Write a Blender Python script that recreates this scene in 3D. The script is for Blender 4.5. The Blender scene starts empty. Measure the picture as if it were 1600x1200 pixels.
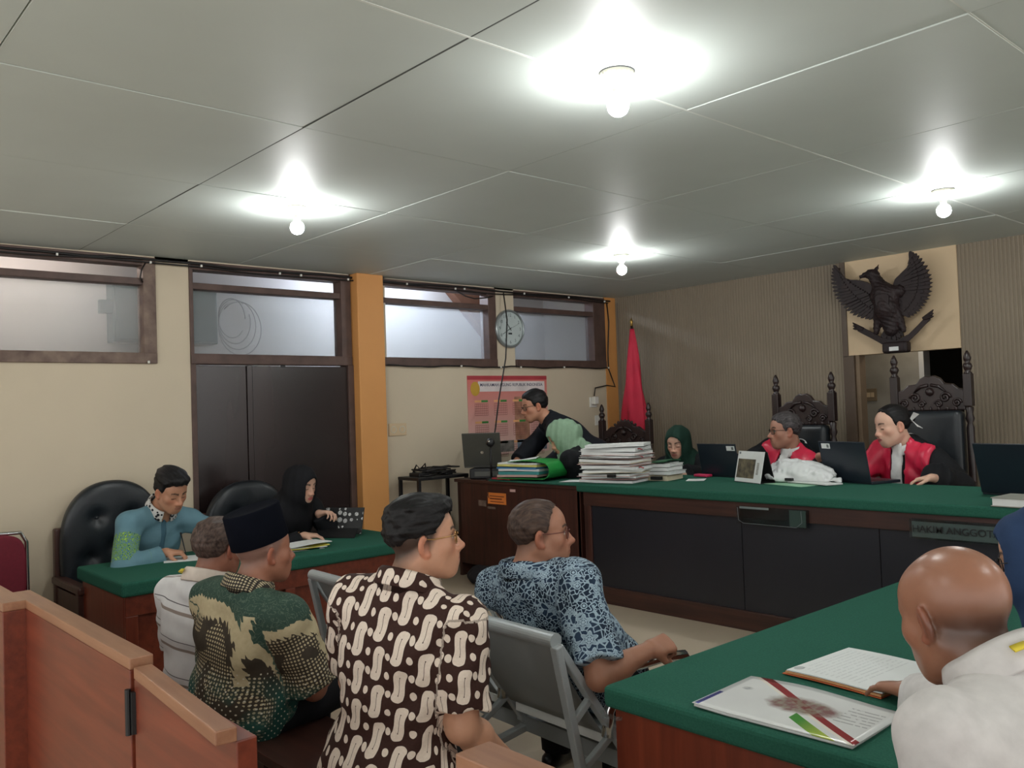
import bpy, bmesh, math, random
import numpy as np
from mathutils import Vector, Matrix

random.seed(7)
RNG = np.random.default_rng(7)
SC = bpy.context.scene
COL = SC.collection
PI = math.pi
R_ = math.radians

# ------------------------------------------------------------------ camera
CAM_LOC = Vector((5.8303, -6.6751, 1.55))
F_PX = 1353.29                      # focal length in pixels of a 1600 px wide frame
_yaw, _pitch, _roll = -0.839106, 0.030065, -0.034254
_fw = Vector((math.sin(_yaw) * math.cos(_pitch), math.cos(_yaw) * math.cos(_pitch), math.sin(_pitch)))
_rt = Vector((math.cos(_yaw), -math.sin(_yaw), 0))
_up = _rt.cross(_fw)
_r2 = math.cos(_roll) * _rt + math.sin(_roll) * _up
_u2 = -math.sin(_roll) * _rt + math.cos(_roll) * _up
_cd = bpy.data.cameras.new('camera')
CAM = bpy.data.objects.new('camera', _cd)
COL.objects.link(CAM)
_m = Matrix((_r2, _u2, -_fw)).transposed().to_4x4()
_m.translation = CAM_LOC
CAM.matrix_world = _m
_cd.sensor_fit = 'HORIZONTAL'
_cd.sensor_width = 36.0
_cd.lens = F_PX / 1600 * 36.0
_cd.clip_start = 0.05
_cd.clip_end = 60
SC.camera = CAM

# ------------------------------------------------------------------ world, exposure
W = bpy.data.worlds.new('world')
SC.world = W
W.use_nodes = True
_bg = W.node_tree.nodes['Background']
_bg.inputs[0].default_value = (1.0, 0.99, 0.965, 1)    # even ambient fill entering where rear and right walls are left out
_bg.inputs[1].default_value = 1.3
SC.view_settings.view_transform = 'Standard'
SC.view_settings.look = 'None'
SC.view_settings.gamma = 1
SC.view_settings.use_curve_mapping = False
SC.view_settings.exposure = 0.35
BULB = 285.0                        # emission strength of the ceiling bulbs
CORR = 120.0                        # and of the corridor tubes

# ------------------------------------------------------------------ materials
def lin(c):
    out = []
    for v in c[:3]:
        v = v / 255.0
        out.append(v / 12.92 if v <= 0.04045 else ((v + 0.055) / 1.055) ** 2.4)
    return (*out, 1.0)

class E:
    """a shader socket with arithmetic, so that patterns can be written as formulas"""
    def __init__(s, t, sock): s.t, s.s = t, sock
    def _op(s, op, *a, swap=False):
        n = s.t.nodes.new('ShaderNodeMath'); n.operation = op
        args = [s, *a]
        if swap: args = [a[0], s]
        for i, x in enumerate(args):
            if isinstance(x, E): s.t.links.new(x.s, n.inputs[i])
            else: n.inputs[i].default_value = x
        return E(s.t, n.outputs[0])
    def __add__(s, o): return s._op('ADD', o)
    __radd__ = __add__
    def __sub__(s, o): return s._op('SUBTRACT', o)
    def __rsub__(s, o): return s._op('SUBTRACT', o, swap=True)
    def __mul__(s, o): return s._op('MULTIPLY', o)
    __rmul__ = __mul__
    def __truediv__(s, o): return s._op('DIVIDE', o)
    def abs(s): return s._op('ABSOLUTE')
    def sin(s): return s._op('SINE')
    def sqrt(s): return s._op('SQRT')
    def floor(s): return s._op('FLOOR')
    def fract(s): return s._op('FRACT')
    def mod(s, o): return s._op('FLOORED_MODULO', o)
    def min(s, o): return s._op('MINIMUM', o)
    def max(s, o): return s._op('MAXIMUM', o)
    def lt(s, o): return s._op('LESS_THAN', o)
    def gt(s, o): return s._op('GREATER_THAN', o)
    def clamp(s): return s.max(0.0).min(1.0)

def length2(a, b): return (a * a + b * b).sqrt()

def new_mat(name):
    m = bpy.data.materials.new(name); m.use_nodes = True
    t = m.node_tree
    return m, t, t.nodes['Principled BSDF']

def mixc(t, fac, a, b):
    n = t.nodes.new('ShaderNodeMix'); n.data_type = 'RGBA'
    for sock, v in ((n.inputs[0], fac), (n.inputs[6], a), (n.inputs[7], b)):
        if isinstance(v, E): t.links.new(v.s, sock)
        elif hasattr(v, 'is_linked'): t.links.new(v, sock)
        else: sock.default_value = v
    return n.outputs[2]

def noise(t, scale, detail=3, vec=None, stretch=None, rough=0.5):
    if vec is None:
        tc = t.nodes.new('ShaderNodeTexCoord'); vec = tc.outputs['Object']
    if stretch:
        mp = t.nodes.new('ShaderNodeMapping'); mp.inputs['Scale'].default_value = stretch
        t.links.new(vec, mp.inputs[0]); vec = mp.outputs[0]
    n = t.nodes.new('ShaderNodeTexNoise')
    n.inputs['Scale'].default_value = scale; n.inputs['Detail'].default_value = detail
    n.inputs['Roughness'].default_value = rough
    t.links.new(vec, n.inputs['Vector'])
    return E(t, n.outputs[0])

def bump(t, b, h, strength=0.2, dist=0.01):
    n = t.nodes.new('ShaderNodeBump'); n.inputs['Strength'].default_value = strength
    n.inputs['Distance'].default_value = dist
    t.links.new(h.s, n.inputs['Height']); t.links.new(n.outputs[0], b.inputs['Normal'])

def mat(name, c, rough=0.6, var=0.08, scale=6, metal=0.0, bmp=0.0, bscale=None, stretch=None, spec=0.5, c2=None, sheen=0):
    m, t, b = new_mat(name)
    c = lin(c)
    dark = lin(c2) if c2 else tuple(v * (1 - 2 * var) for v in c[:3]) + (1,)
    lite = c if c2 else tuple(min(1, v * (1 + var)) for v in c[:3]) + (1,)
    n = noise(t, scale, 4, stretch=stretch)
    f = ((n - 0.3) / 0.4).clamp()
    t.links.new(mixc(t, f, dark, lite), b.inputs['Base Color'])
    b.inputs['Roughness'].default_value = rough
    b.inputs['Metallic'].default_value = metal
    b.inputs['Specular IOR Level'].default_value = spec
    if sheen:
        b.inputs['Sheen Weight'].default_value = sheen
    if bmp:
        bump(t, b, noise(t, bscale or scale * 4, 4, stretch=stretch), bmp, 0.006)
    return m

def pat_uv(t):
    a = t.nodes.new('ShaderNodeAttribute'); a.attribute_name = 'pat'
    s = t.nodes.new('ShaderNodeSeparateXYZ'); t.links.new(a.outputs['Vector'], s.inputs[0])
    return E(t, s.outputs[0]), E(t, s.outputs[1]), a.outputs['Vector']

def col_mat(name, rough=0.5, attr='Col', var=0.1, nscale=60, spec=0.5, sss=0.0, bmp=0.0):
    m, t, b = new_mat(name)
    a = t.nodes.new('ShaderNodeAttribute'); a.attribute_name = attr
    n = noise(t, nscale, 3)
    k = 1.0 - var + n * (2 * var)
    hs = t.nodes.new('ShaderNodeHueSaturation'); t.links.new(a.outputs['Color'], hs.inputs['Color'])
    t.links.new(k.s, hs.inputs['Value'])
    t.links.new(hs.outputs[0], b.inputs['Base Color'])
    b.inputs['Roughness'].default_value = rough
    b.inputs['Specular IOR Level'].default_value = spec
    if sss:
        b.inputs['Subsurface Weight'].default_value = sss
        b.inputs['Subsurface Radius'].default_value = (0.012, 0.005, 0.003)
        b.inputs['Subsurface Scale'].default_value = 1.0
    if bmp: bump(t, b, noise(t, nscale * 2, 3), bmp, 0.002)
    return m

def wood(name, c, c2, rough=0.35, axis='z', scale=5, spec=0.5):
    st = {'x': (0.06, 1, 1), 'y': (1, 0.06, 1), 'z': (1, 1, 0.06)}[axis]
    m, t, b = new_mat(name)
    n = noise(t, scale * 6, 5, stretch=st, rough=0.6)
    n2 = noise(t, scale * 0.7, 3)
    f = (((n * 0.7 + n2 * 0.3) - 0.35) / 0.3).clamp()
    t.links.new(mixc(t, f, lin(c2), lin(c)), b.inputs['Base Color'])
    b.inputs['Roughness'].default_value = rough
    b.inputs['Specular IOR Level'].default_value = spec
    bump(t, b, n, 0.05, 0.003)
    return m

def emit(name, c, strength):
    m, t, b = new_mat(name)
    b.inputs['Base Color'].default_value = lin(c)
    b.inputs['Emission Color'].default_value = lin(c)
    b.inputs['Emission Strength'].default_value = strength
    return m

def glass_mat(name, tint=(235, 240, 240), haze=0.12, rough=0.05, gloss=0.025):
    m = bpy.data.materials.new(name); m.use_nodes = True
    t = m.node_tree; t.nodes.clear()
    out = t.nodes.new('ShaderNodeOutputMaterial')
    tr = t.nodes.new('ShaderNodeBsdfTransparent'); tr.inputs[0].default_value = lin(tint)
    gl = t.nodes.new('ShaderNodeBsdfGlossy'); gl.inputs['Roughness'].default_value = rough
    df = t.nodes.new('ShaderNodeBsdfTranslucent'); df.inputs[0].default_value = lin((225, 228, 230))
    tc = noise(t, 9, 3)
    m1 = t.nodes.new('ShaderNodeMixShader'); m2 = t.nodes.new('ShaderNodeMixShader')
    hz = tc * (haze * 0.2) + haze * 0.9
    t.links.new(hz.s, m1.inputs[0])
    t.links.new(tr.outputs[0], m1.inputs[1]); t.links.new(df.outputs[0], m1.inputs[2])
    m2.inputs[0].default_value = gloss
    t.links.new(m1.outputs[0], m2.inputs[1]); t.links.new(gl.outputs[0], m2.inputs[2])
    t.links.new(m2.outputs[0], out.inputs[0])
    return m

# ------------------------------------------------------------------ mesh building
class MB:
    """collects shapes and links them as ONE mesh object"""
    def __init__(s): s.v, s.f = [], []
    def add(s, vs, fs):
        o = len(s.v); s.v += [tuple(v) for v in vs]; s.f += [tuple(i + o for i in f) for f in fs]; return s
    def box(s, lo, hi, M=None):
        x0, y0, z0 = lo; x1, y1, z1 = hi
        vs = [(x0,y0,z0),(x1,y0,z0),(x1,y1,z0),(x0,y1,z0),(x0,y0,z1),(x1,y0,z1),(x1,y1,z1),(x0,y1,z1)]
        if M is not None: vs = [M @ Vector(v) for v in vs]
        return s.add(vs, [(0,3,2,1),(4,5,6,7),(0,1,5,4),(1,2,6,5),(2,3,7,6),(3,0,4,7)])
    def cbox(s, c, size, M=None):
        return s.box([c[i]-size[i]/2 for i in range(3)], [c[i]+size[i]/2 for i in range(3)], M)
    def tube(s, pts, r, n=8, closed=False, caps=True):
        pts = [Vector(p) for p in pts]; k = len(pts)
        rs = r if isinstance(r, (list, tuple)) else [r]*k
        rings = []; prev = None
        for i, p in enumerate(pts):
            a = pts[(i-1) % k] if (closed or i > 0) else pts[i]
            b = pts[(i+1) % k] if (closed or i < k-1) else pts[i]
            d = (b - a)
            d = d.normalized() if d.length > 1e-9 else Vector((0,0,1))
            if prev is None:
                u = d.orthogonal().normalized()
            else:
                u = (prev - d*prev.dot(d))
                u = u.normalized() if u.length > 1e-6 else d.orthogonal().normalized()
            prev = u; w = d.cross(u)
            rings.append([p + (u*math.cos(2*PI*j/n) + w*math.sin(2*PI*j/n))*rs[i] for j in range(n)])
        vs = [v for ring in rings for v in ring]; fs = []
        m = k if closed else k-1
        for i in range(m):
            i2 = (i+1) % k
            for j in range(n):
                j2 = (j+1) % n
                fs.append((i*n+j, i*n+j2, i2*n+j2, i2*n+j))
        if caps and not closed:
            fs.append(tuple(range(n-1, -1, -1))); fs.append(tuple(range((k-1)*n, k*n)))
        return s.add(vs, fs)
    def bar(s, a, b, w, h, up=(0,0,1)):
        a, b = Vector(a), Vector(b); d = (b-a).normalized(); up = Vector(up)
        x = d.cross(up)
        x = x.normalized() if x.length > 1e-6 else d.orthogonal().normalized()
        y = x.cross(d)
        vs = []
        for p in (a, b):
            for sx, sy in ((-1,-1),(1,-1),(1,1),(-1,1)): vs.append(p + x*sx*w/2 + y*sy*h/2)
        return s.add(vs, [(3,2,1,0),(4,5,6,7),(0,1,5,4),(1,2,6,5),(2,3,7,6),(3,0,4,7)])
    def lathe(s, prof, c=(0,0,0), n=16, M=None, sx=1, sy=1):
        vs = []; fs = []
        for r, z in prof:
            for j in range(n):
                a = 2*PI*j/n
                v = Vector((r*math.cos(a)*sx, r*math.sin(a)*sy, z))
                if M is not None: v = M @ v
                vs.append(v + Vector(c))
        for i in range(len(prof)-1):
            for j in range(n):
                j2 = (j+1) % n
                fs.append((i*n+j, i*n+j2, (i+1)*n+j2, (i+1)*n+j))
        fs.append(tuple(range(n-1,-1,-1))); fs.append(tuple(range((len(prof)-1)*n, len(prof)*n)))
        return s.add(vs, fs)
    def prism(s, poly, t, M):
        """poly: 2-d outline in the XY plane of M, thickness t along its Z"""
        n = len(poly)
        vs = [M @ Vector((x, y, 0)) for x, y in poly] + [M @ Vector((x, y, t)) for x, y in poly]
        fs = [tuple(range(n-1,-1,-1)), tuple(range(n, 2*n))]
        fs += [(i, (i+1) % n, n+(i+1) % n, n+i) for i in range(n)]
        return s.add(vs, fs)
    def slab(s, fn, nu, nv, t):
        """a sheet with thickness t from fn(u,v) -> point, u,v in 0..1"""
        top = [[Vector(fn(i/nu, j/nv)) for j in range(nv+1)] for i in range(nu+1)]
        vs = []; fs = []
        def nrm(i, j):
            a = top[min(i+1,nu)][j]-top[max(i-1,0)][j]; b = top[i][min(j+1,nv)]-top[i][max(j-1,0)]
            n = a.cross(b); return n.normalized() if n.length > 1e-12 else Vector((0,0,1))
        for i in range(nu+1):
            for j in range(nv+1): vs.append(top[i][j])
        o = len(vs)
        for i in range(nu+1):
            for j in range(nv+1): vs.append(top[i][j]-nrm(i,j)*t)
        w = nv+1
        for i in range(nu):
            for j in range(nv):
                a, b, c, d = i*w+j, (i+1)*w+j, (i+1)*w+j+1, i*w+j+1
                fs += [(a,b,c,d), (o+d,o+c,o+b,o+a)]
        for i in range(nu):
            fs += [(i*w, o+i*w, o+(i+1)*w, (i+1)*w), (i*w+nv, (i+1)*w+nv, o+(i+1)*w+nv, o+i*w+nv)]
        for j in range(nv):
            fs += [(j, j+1, o+j+1, o+j), (nu*w+j, o+nu*w+j, o+nu*w+j+1, nu*w+j+1)]
        return s.add(vs, fs)
    def build(s, name, m, parent=None, smooth=False, bevel=0.0, segs=2, origin=None, base=None):
        me = bpy.data.meshes.new(name)
        vs = s.v
        if base is not None: vs = [tuple(Vector(v)-Vector(base)) for v in vs]
        me.from_pydata(vs, [], s.f)
        bm = bmesh.new(); bm.from_mesh(me); bmesh.ops.recalc_face_normals(bm, faces=bm.faces); bm.to_mesh(me); bm.free()
        if m is not None: me.materials.append(m)
        if smooth: me.polygons.foreach_set('use_smooth', [True]*len(me.polygons))
        o = bpy.data.objects.new(name, me); COL.objects.link(o)
        if parent is not None: o.parent = parent
        if bevel:
            md = o.modifiers.new('bevel', 'BEVEL'); md.width = bevel; md.segments = segs; md.limit_method = 'ANGLE'
            md.angle_limit = R_(40)
        if smooth == 'auto':
            me.shade_auto_smooth if False else None
        return o

def tag(o, label=None, cat=None, group=None, kind=None):
    if label: o['label'] = label
    if cat: o['category'] = cat
    if group: o['group'] = group
    if kind: o['kind'] = kind
    return o

def empty(name, loc=(0,0,0), rz=0.0):
    o = bpy.data.objects.new(name, None); COL.objects.link(o)
    o.location = loc; o.rotation_euler = (0, 0, rz); o.empty_display_size = 0.1
    return o

def thing(name, label, cat, loc=(0,0,0), rz=0.0, group=None):
    return tag(empty(name, loc, rz), label, cat, group)

def copy_tree(o, parent=None):
    c = o.copy(); COL.objects.link(c)
    if parent is not None: c.parent = parent
    for ch in [x for x in bpy.data.objects if x.parent == o]: copy_tree(ch, c)
    return c

def text_mesh(name, body, size, m, parent, M, extrude=0.0006, align='CENTER', bold=False):
    cu = bpy.data.curves.new(name, 'FONT'); cu.body = body; cu.size = size
    cu.align_x = align; cu.align_y = 'CENTER'; cu.extrude = extrude
    if bold: cu.offset = size*0.004
    tmp = bpy.data.objects.new(name+'_tmp', cu); COL.objects.link(tmp)
    dg = bpy.context.evaluated_depsgraph_get()
    me = bpy.data.meshes.new_from_object(tmp.evaluated_get(dg))
    bpy.data.objects.remove(tmp); bpy.data.curves.remove(cu)
    me.transform(M); me.materials.clear(); me.materials.append(m)
    me.name = name
    o = bpy.data.objects.new(name, me); COL.objects.link(o)
    if parent is not None: o.parent = parent
    return o

def frame_matrix(o, x, y):
    """local X and Y axes as world directions, Z their cross product"""
    x = Vector(x).normalized(); y = Vector(y).normalized(); z = x.cross(y)
    M = Matrix((x, y, z)).transposed().to_4x4(); M.translation = Vector(o)
    return M
# ------------------------------------------------------------------ smooth bodies: distance fields turned into one continuous mesh
def V3(*a): return np.array(a, float)
def unit(v):
    v = np.asarray(v, float); return v/np.linalg.norm(v)

def axis_pts(lo, hi, zones, coarse):
    pts = [lo]; x = lo
    while x < hi:
        st = coarse
        for a, b, s in zones:
            if a - st < x < b: st = min(st, s)
        x += st; pts.append(x)
    return np.array(pts)

class Field:
    def __init__(s, lo, hi, zones=(), coarse=0.012):
        """zones: (centre, half size, step) boxes that get a finer grid"""
        s.ax = [axis_pts(lo[i], hi[i], [(c[i]-h, c[i]+h, st) for c, h, st in zones], coarse) for i in range(3)]
        s.F = np.full([len(a) for a in s.ax], 0.5, np.float32)
        s.coarse = coarse
    def sub(s, lo, hi):
        sl = []
        for i in range(3):
            a = max(0, np.searchsorted(s.ax[i], lo[i])-1); b = min(len(s.ax[i]), np.searchsorted(s.ax[i], hi[i])+1)
            if b <= a: return None
            sl.append(slice(a, b))
        X = s.ax[0][sl[0]].astype(np.float32)[:, None, None]; Y = s.ax[1][sl[1]].astype(np.float32)[None, :, None]; Z = s.ax[2][sl[2]].astype(np.float32)[None, None, :]
        return tuple(sl), X, Y, Z
    @staticmethod
    def bounds(p, off):
        if p[0] in ('rc', 'rcf'):
            a, b, ra, rb = p[1:5]; r = max(ra, rb)+off
            return np.minimum(a, b)-r, np.maximum(a, b)+r
        c, M, rad = p[1:4]
        e = np.sqrt(((M*np.asarray(rad)[None, :])**2).sum(1))+off
        return c-e, c+e
    @staticmethod
    def dist(p, X, Y, Z, off):
        if p[0] in ('rc', 'rcf'):
            a, b, ra, rb = p[1:5]; d = b-a; L2 = float(d@d) or 1e-9
            dx, dy, dz = X-a[0], Y-a[1], Z-a[2]
            t = (dx*d[0]+dy*d[1]+dz*d[2])/L2
            tc = np.clip(t, 0, 1)
            q = np.sqrt((dx-tc*d[0])**2+(dy-tc*d[1])**2+(dz-tc*d[2])**2)-(ra+(rb-ra)*tc)-off
            if p[0] == 'rcf': q = np.maximum(q, (t-1)*math.sqrt(L2))
            return q
        c, M, rad = p[1:4]
        dx, dy, dz = X-c[0], Y-c[1], Z-c[2]
        k0 = 0; k1 = 0
        for i in range(3):
            l = dx*M[0, i]+dy*M[1, i]+dz*M[2, i]; r = rad[i]+off
            k0 = k0+(l/r)**2; k1 = k1+(l/(r*r))**2
        k0 = np.sqrt(k0); k1 = np.sqrt(k1)
        return k0*(k0-1)/np.maximum(k1, 1e-6)
    def add(s, p, k=0.02, off=0.0):
        lo, hi = s.bounds(p, off); g = k+2.5*s.coarse
        q = s.sub(lo-g, hi+g)
        if q is None: return
        sl, X, Y, Z = q; d = s.dist(p, X, Y, Z, off); A = s.F[sl]
        h = np.maximum(k-np.abs(A-d), 0)/max(k, 1e-6)
        s.F[sl] = np.minimum(A, d)-h*h*k*0.25
    def cut(s, p, k=0.01, off=0.0):
        lo, hi = s.bounds(p, off); g = k+2.5*s.coarse
        q = s.sub(lo-g, hi+g)
        if q is None: return
        sl, X, Y, Z = q; d = -s.dist(p, X, Y, Z, off); A = s.F[sl]
        h = np.maximum(k-np.abs(A-d), 0)/max(k, 1e-6)
        s.F[sl] = np.maximum(A, d)+h*h*k*0.25
    def apply(s, fn, lo=None, hi=None):
        lo = lo if lo is not None else [a[0] for a in s.ax]; hi = hi if hi is not None else [a[-1] for a in s.ax]
        q = s.sub(lo, hi)
        if q is None: return
        sl, X, Y, Z = q
        s.F[sl] = fn(s.F[sl], X, Y, Z)
    def wrinkle(s, amp, freq, seed=0, n=5, stretch=(1, 1, 1)):
        g = np.random.default_rng(seed); 
        def fn(A, X, Y, Z):
            w = 0
            for i in range(n):
                k = g.normal(size=3)*freq*np.array(stretch); ph = g.uniform(0, 6.28)
                w = w+np.sin(k[0]*X+k[1]*Y+k[2]*Z+ph)
            m = np.abs(A) < 0.08
            return np.where(m, A+amp*w/math.sqrt(n), A).astype(np.float32)
        s.apply(fn)
    def mesh(s):
        F = s.F; S = F < 0
        c = S[:-1, :-1, :-1].astype(np.uint8)
        for i, j, k in ((1,0,0),(0,1,0),(0,0,1),(1,1,0),(1,0,1),(0,1,1),(1,1,1)):
            c = c+S[i:S.shape[0]-1+i, j:S.shape[1]-1+j, k:S.shape[2]-1+k]
        act = (c > 0) & (c < 8)
        I, J, K = np.nonzero(act)
        idx = np.full(act.shape, -1, np.int32); idx[I, J, K] = np.arange(len(I))
        P = np.zeros((len(I), 3)); cnt = np.zeros(len(I))
        ax = s.ax
        for d in range(3):
            o1, o2 = [q for q in range(3) if q != d]
            for u in (0, 1):
                for w in (0, 1):
                    a = [I.copy(), J.copy(), K.copy()]; a[o1] = a[o1]+u; a[o2] = a[o2]+w
                    b = [q.copy() for q in a]; b[d] = b[d]+1
                    fa = F[a[0], a[1], a[2]]; fb = F[b[0], b[1], b[2]]
                    m = (fa < 0) != (fb < 0)
                    t = np.where(m, fa/np.where(m, fa-fb, 1), 0)
                    for q in range(3):
                        pa = ax[q][a[q]]; pb = ax[q][b[q]]
                        P[:, q] += np.where(m, pa+(pb-pa)*t, 0)
                    cnt += m
        P /= np.maximum(cnt, 1)[:, None]
        quads = []
        for d in range(3):
            o1, o2 = [(1, 2), (2, 0), (0, 1)][d]
            sa = [slice(None)]*3; sb = [slice(None)]*3
            sa[d] = slice(0, -1); sb[d] = slice(1, None)
            for q in (o1, o2): sa[q] = slice(1, -1); sb[q] = slice(1, -1)
            A = S[tuple(sa)]; B = S[tuple(sb)]
            E0 = np.argwhere(A != B)
            if not len(E0): continue
            flip = A[E0[:, 0], E0[:, 1], E0[:, 2]]
            base = E0.copy(); base[:, o1] += 1; base[:, o2] += 1
            def cell(u, w):
                z = base.copy(); z[:, o1] -= u; z[:, o2] -= w
                return idx[z[:, 0], z[:, 1], z[:, 2]]
            q4 = np.stack([cell(1, 1), cell(0, 1), cell(0, 0), cell(1, 0)], 1)
            q4[~flip] = q4[~flip][:, ::-1]
            quads.append(q4)
        Q = np.concatenate(quads) if quads else np.zeros((0, 4), np.int32)
        Q = Q[(Q >= 0).all(1)]
        return P, Q

def np_obj(name, P, Q, m, parent=None, base=(0,0,0), col=None, pat=None, smooth=True):
    me = bpy.data.meshes.new(name)
    n = len(P); q = len(Q)
    me.vertices.add(n); me.vertices.foreach_set('co', (P-np.asarray(base)[None, :]).astype(np.float32).ravel())
    me.loops.add(q*4); me.loops.foreach_set('vertex_index', Q.astype(np.int32).ravel())
    me.polygons.add(q); me.polygons.foreach_set('loop_start', np.arange(q, dtype=np.int32)*4)
    me.update(calc_edges=True); me.validate()
    me.polygons.foreach_set('use_smooth', [smooth]*len(me.polygons))
    if col is not None:
        a = me.attributes.new('Col', 'FLOAT_COLOR', 'POINT')
        a.data.foreach_set('color', np.concatenate([col, np.ones((n, 1))], 1).astype(np.float32).ravel())
    if pat is not None:
        a = me.attributes.new('pat', 'FLOAT_VECTOR', 'POINT')
        a.data.foreach_set('vector', pat.astype(np.float32).ravel())
    me.materials.append(m)
    o = bpy.data.objects.new(name, me); COL.objects.link(o)
    if parent is not None: o.parent = parent
    return o
# ------------------------------------------------------------------ people
def head_matrix(yaw, pitch=0, roll=0):
    y, p, r = R_(yaw), R_(pitch), R_(roll)
    f0 = V3(math.cos(y), math.sin(y), 0); r0 = V3(math.sin(y), -math.cos(y), 0); u0 = V3(0, 0, 1)
    f = f0*math.cos(p)+u0*math.sin(p); u = -f0*math.sin(p)+u0*math.cos(p)
    rr = r0*math.cos(r)-u*math.sin(r); uu = u*math.cos(r)+r0*math.sin(r)
    return np.stack([rr, f, uu], 1)

I3 = np.eye(3)
def head_shapes(fat=0.0, jaw=1.0, fem=False):
    """(shape, operation, blend) in head space: x right, y forward, z up, origin between the eyes' level"""
    L = []
    def el(c, r, k=0.02, op='+'): L.append((('el', V3(*c), I3, r), op, k))
    def rc(a, b, ra, rb, k=0.012, op='+'): L.append((('rc', V3(*a), V3(*b), ra, rb), op, k))
    el((0, -.016, .030), (.075, .094, .083))
    el((0, .040, .030), (.060, .043, .052), .03)
    el((0, .022, -.045), (.061+.012*fat, .062, .068), .03)
    fj = .88 if fem else 1.0
    rc((0, .010, -.060), (0, .058, -.092), .045*fj+.012*fat, .024*jaw*fj, .03)
    rc((0, .064, -.098), (0, .066, -.090), .017*jaw, .015, .02)
    for s in (-1, 1):
        rc((s*.050, -.010, -.050), (s*.022, .056, -.094), .016+.010*fat, .014, .03)
        el((s*.040, .052, -.024), (.024+.008*fat, .022, .022+.006*fat), .025)
        rc((s*.014, .080, .017), (s*.046, .064, .016), .0085*(.55 if fem else 1), .007*(.6 if fem else 1), .014)
        el((s*.031, .097, -.002), (.017, .017, .012), .014, '-')
        el((s*.031, .0705, -.002), (.0140, .0130, .0115), .004)          # lid over the eyeball
    rc((0, .083, .006), (0, .104-(.005 if fem else 0), -.032), .0075*fj, .0105*fj, .014)
    el((0, .106-(.005 if fem else 0), -.035), (.0125*fj, .0120*fj, .0100*fj), .008)
    for s in (-1, 1): el((s*.0125, .096, -.038), (.0085, .011, .0085), .007)
    el((0, .070, -.062), (.034, .024, .028), .025)
    el((0, .0895, -.0625), (.023, .0085, .0055+(.0012 if fem else 0)), .006)
    el((0, .0880, -.0725), (.020, .0095, .0068), .006)
    rc((-.019, .0925, -.0672), (.019, .0925, -.0672), .0014, .0014, .003, '-')
    for s in (-1, 1):
        M = head_matrix(90+s*24, 0, s*8)
        el2 = ('el', V3(s*.078, -.010, -.012), M, (.0085, .0185, .032)); L.append((el2, '+', .008))
        L.append((('el', V3(s*.086, -.004, -.010), M, (.006, .0095, .018)), '-', .005))
        el((s*.077, .000, -.037), (.006, .008, .009), .006)
    return L

def to_world(p, H, M, s=1.0):
    if p[0] in ('rc', 'rcf'): return (p[0], H+M@p[1]*s, H+M@p[2]*s, p[3]*s, p[4]*s)
    return ('el', H+M@p[1]*s, M@p[2], tuple(q*s for q in p[3]))

def hand_shapes(wr, d, n, side, curl=0.35, thumb=0.5, s=1.0, spread=0.12, point=False):
    """wr wrist, d towards the fingers, n out of the palm, side +1: thumb lies along d x n"""
    d = unit(d); n = unit(np.asarray(n, float)-d*(np.asarray(n, float)@d)); t = np.cross(d, n)*side
    P = []
    lat = [.030, .010, -.010, -.028]; ln = [.074, .082, .076, .060]; ml = [.088, .090, .086, .080]; rad = [.0088, .0092, .0088, .0078]
    for i in range(4):
        k = wr+d*ml[i]*s+t*lat[i]*s
        P.append((('rc', wr+d*.012*s+t*lat[i]*.55*s, k, .0155*s, .0115*s), .018))
        a = k; ang = 0; cu = curl*(1+.12*i)
        if point and i == 0: cu = 0.15
        dirs = unit(d+t*spread*lat[i]/.03)
        for j, fr in enumerate((.46, .30, .24)):
            ang += cu*(0.9, 1.1, .8)[j]
            v = dirs*math.cos(ang)+n*math.sin(ang)
            b = a+v*ln[i]*fr*s
            r0 = rad[i]*(1-.10*j)*s; r1 = rad[i]*(1-.10*(j+1))*s
            P.append((('rc', a, b, r0, r1), .004)); a = b
    a = wr+d*.022*s+t*.022*s
    v = unit(d*.62+t*.75+n*(.25+.4*thumb))
    b = a+v*.042*s; P.append((('rc', a, b, .0165*s, .0115*s), .016))
    v2 = unit(d*.85+t*(.45-.5*thumb)+n*(.2+.5*thumb)); c = b+v2*.032*s; P.append((('rc', b, c, .0108*s, .0098*s), .004))
    v3 = unit(d*.95+t*(.2-.5*thumb)+n*(.15+.5*thumb)); P.append((('rc', c, c+v3*.026*s, .0096*s, .0078*s), .003))
    return P

def ik(a, b, l1, l2, pole):
    a = np.asarray(a, float); b = np.asarray(b, float); d = b-a; L = np.linalg.norm(d)
    if L > (l1+l2)*.995: b = a+d/L*(l1+l2)*.995; d = b-a; L = np.linalg.norm(d)
    u = d/L; x = (l1*l1-l2*l2+L*L)/(2*L); h = math.sqrt(max(l1*l1-x*x, 0))
    p = np.asarray(pole, float); p = p-u*(p@u); p = unit(p) if np.linalg.norm(p) > 1e-6 else unit(np.cross(u, [0, 0, 1.0]))
    return a+u*x+p*h, b

class Rig: pass

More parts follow.
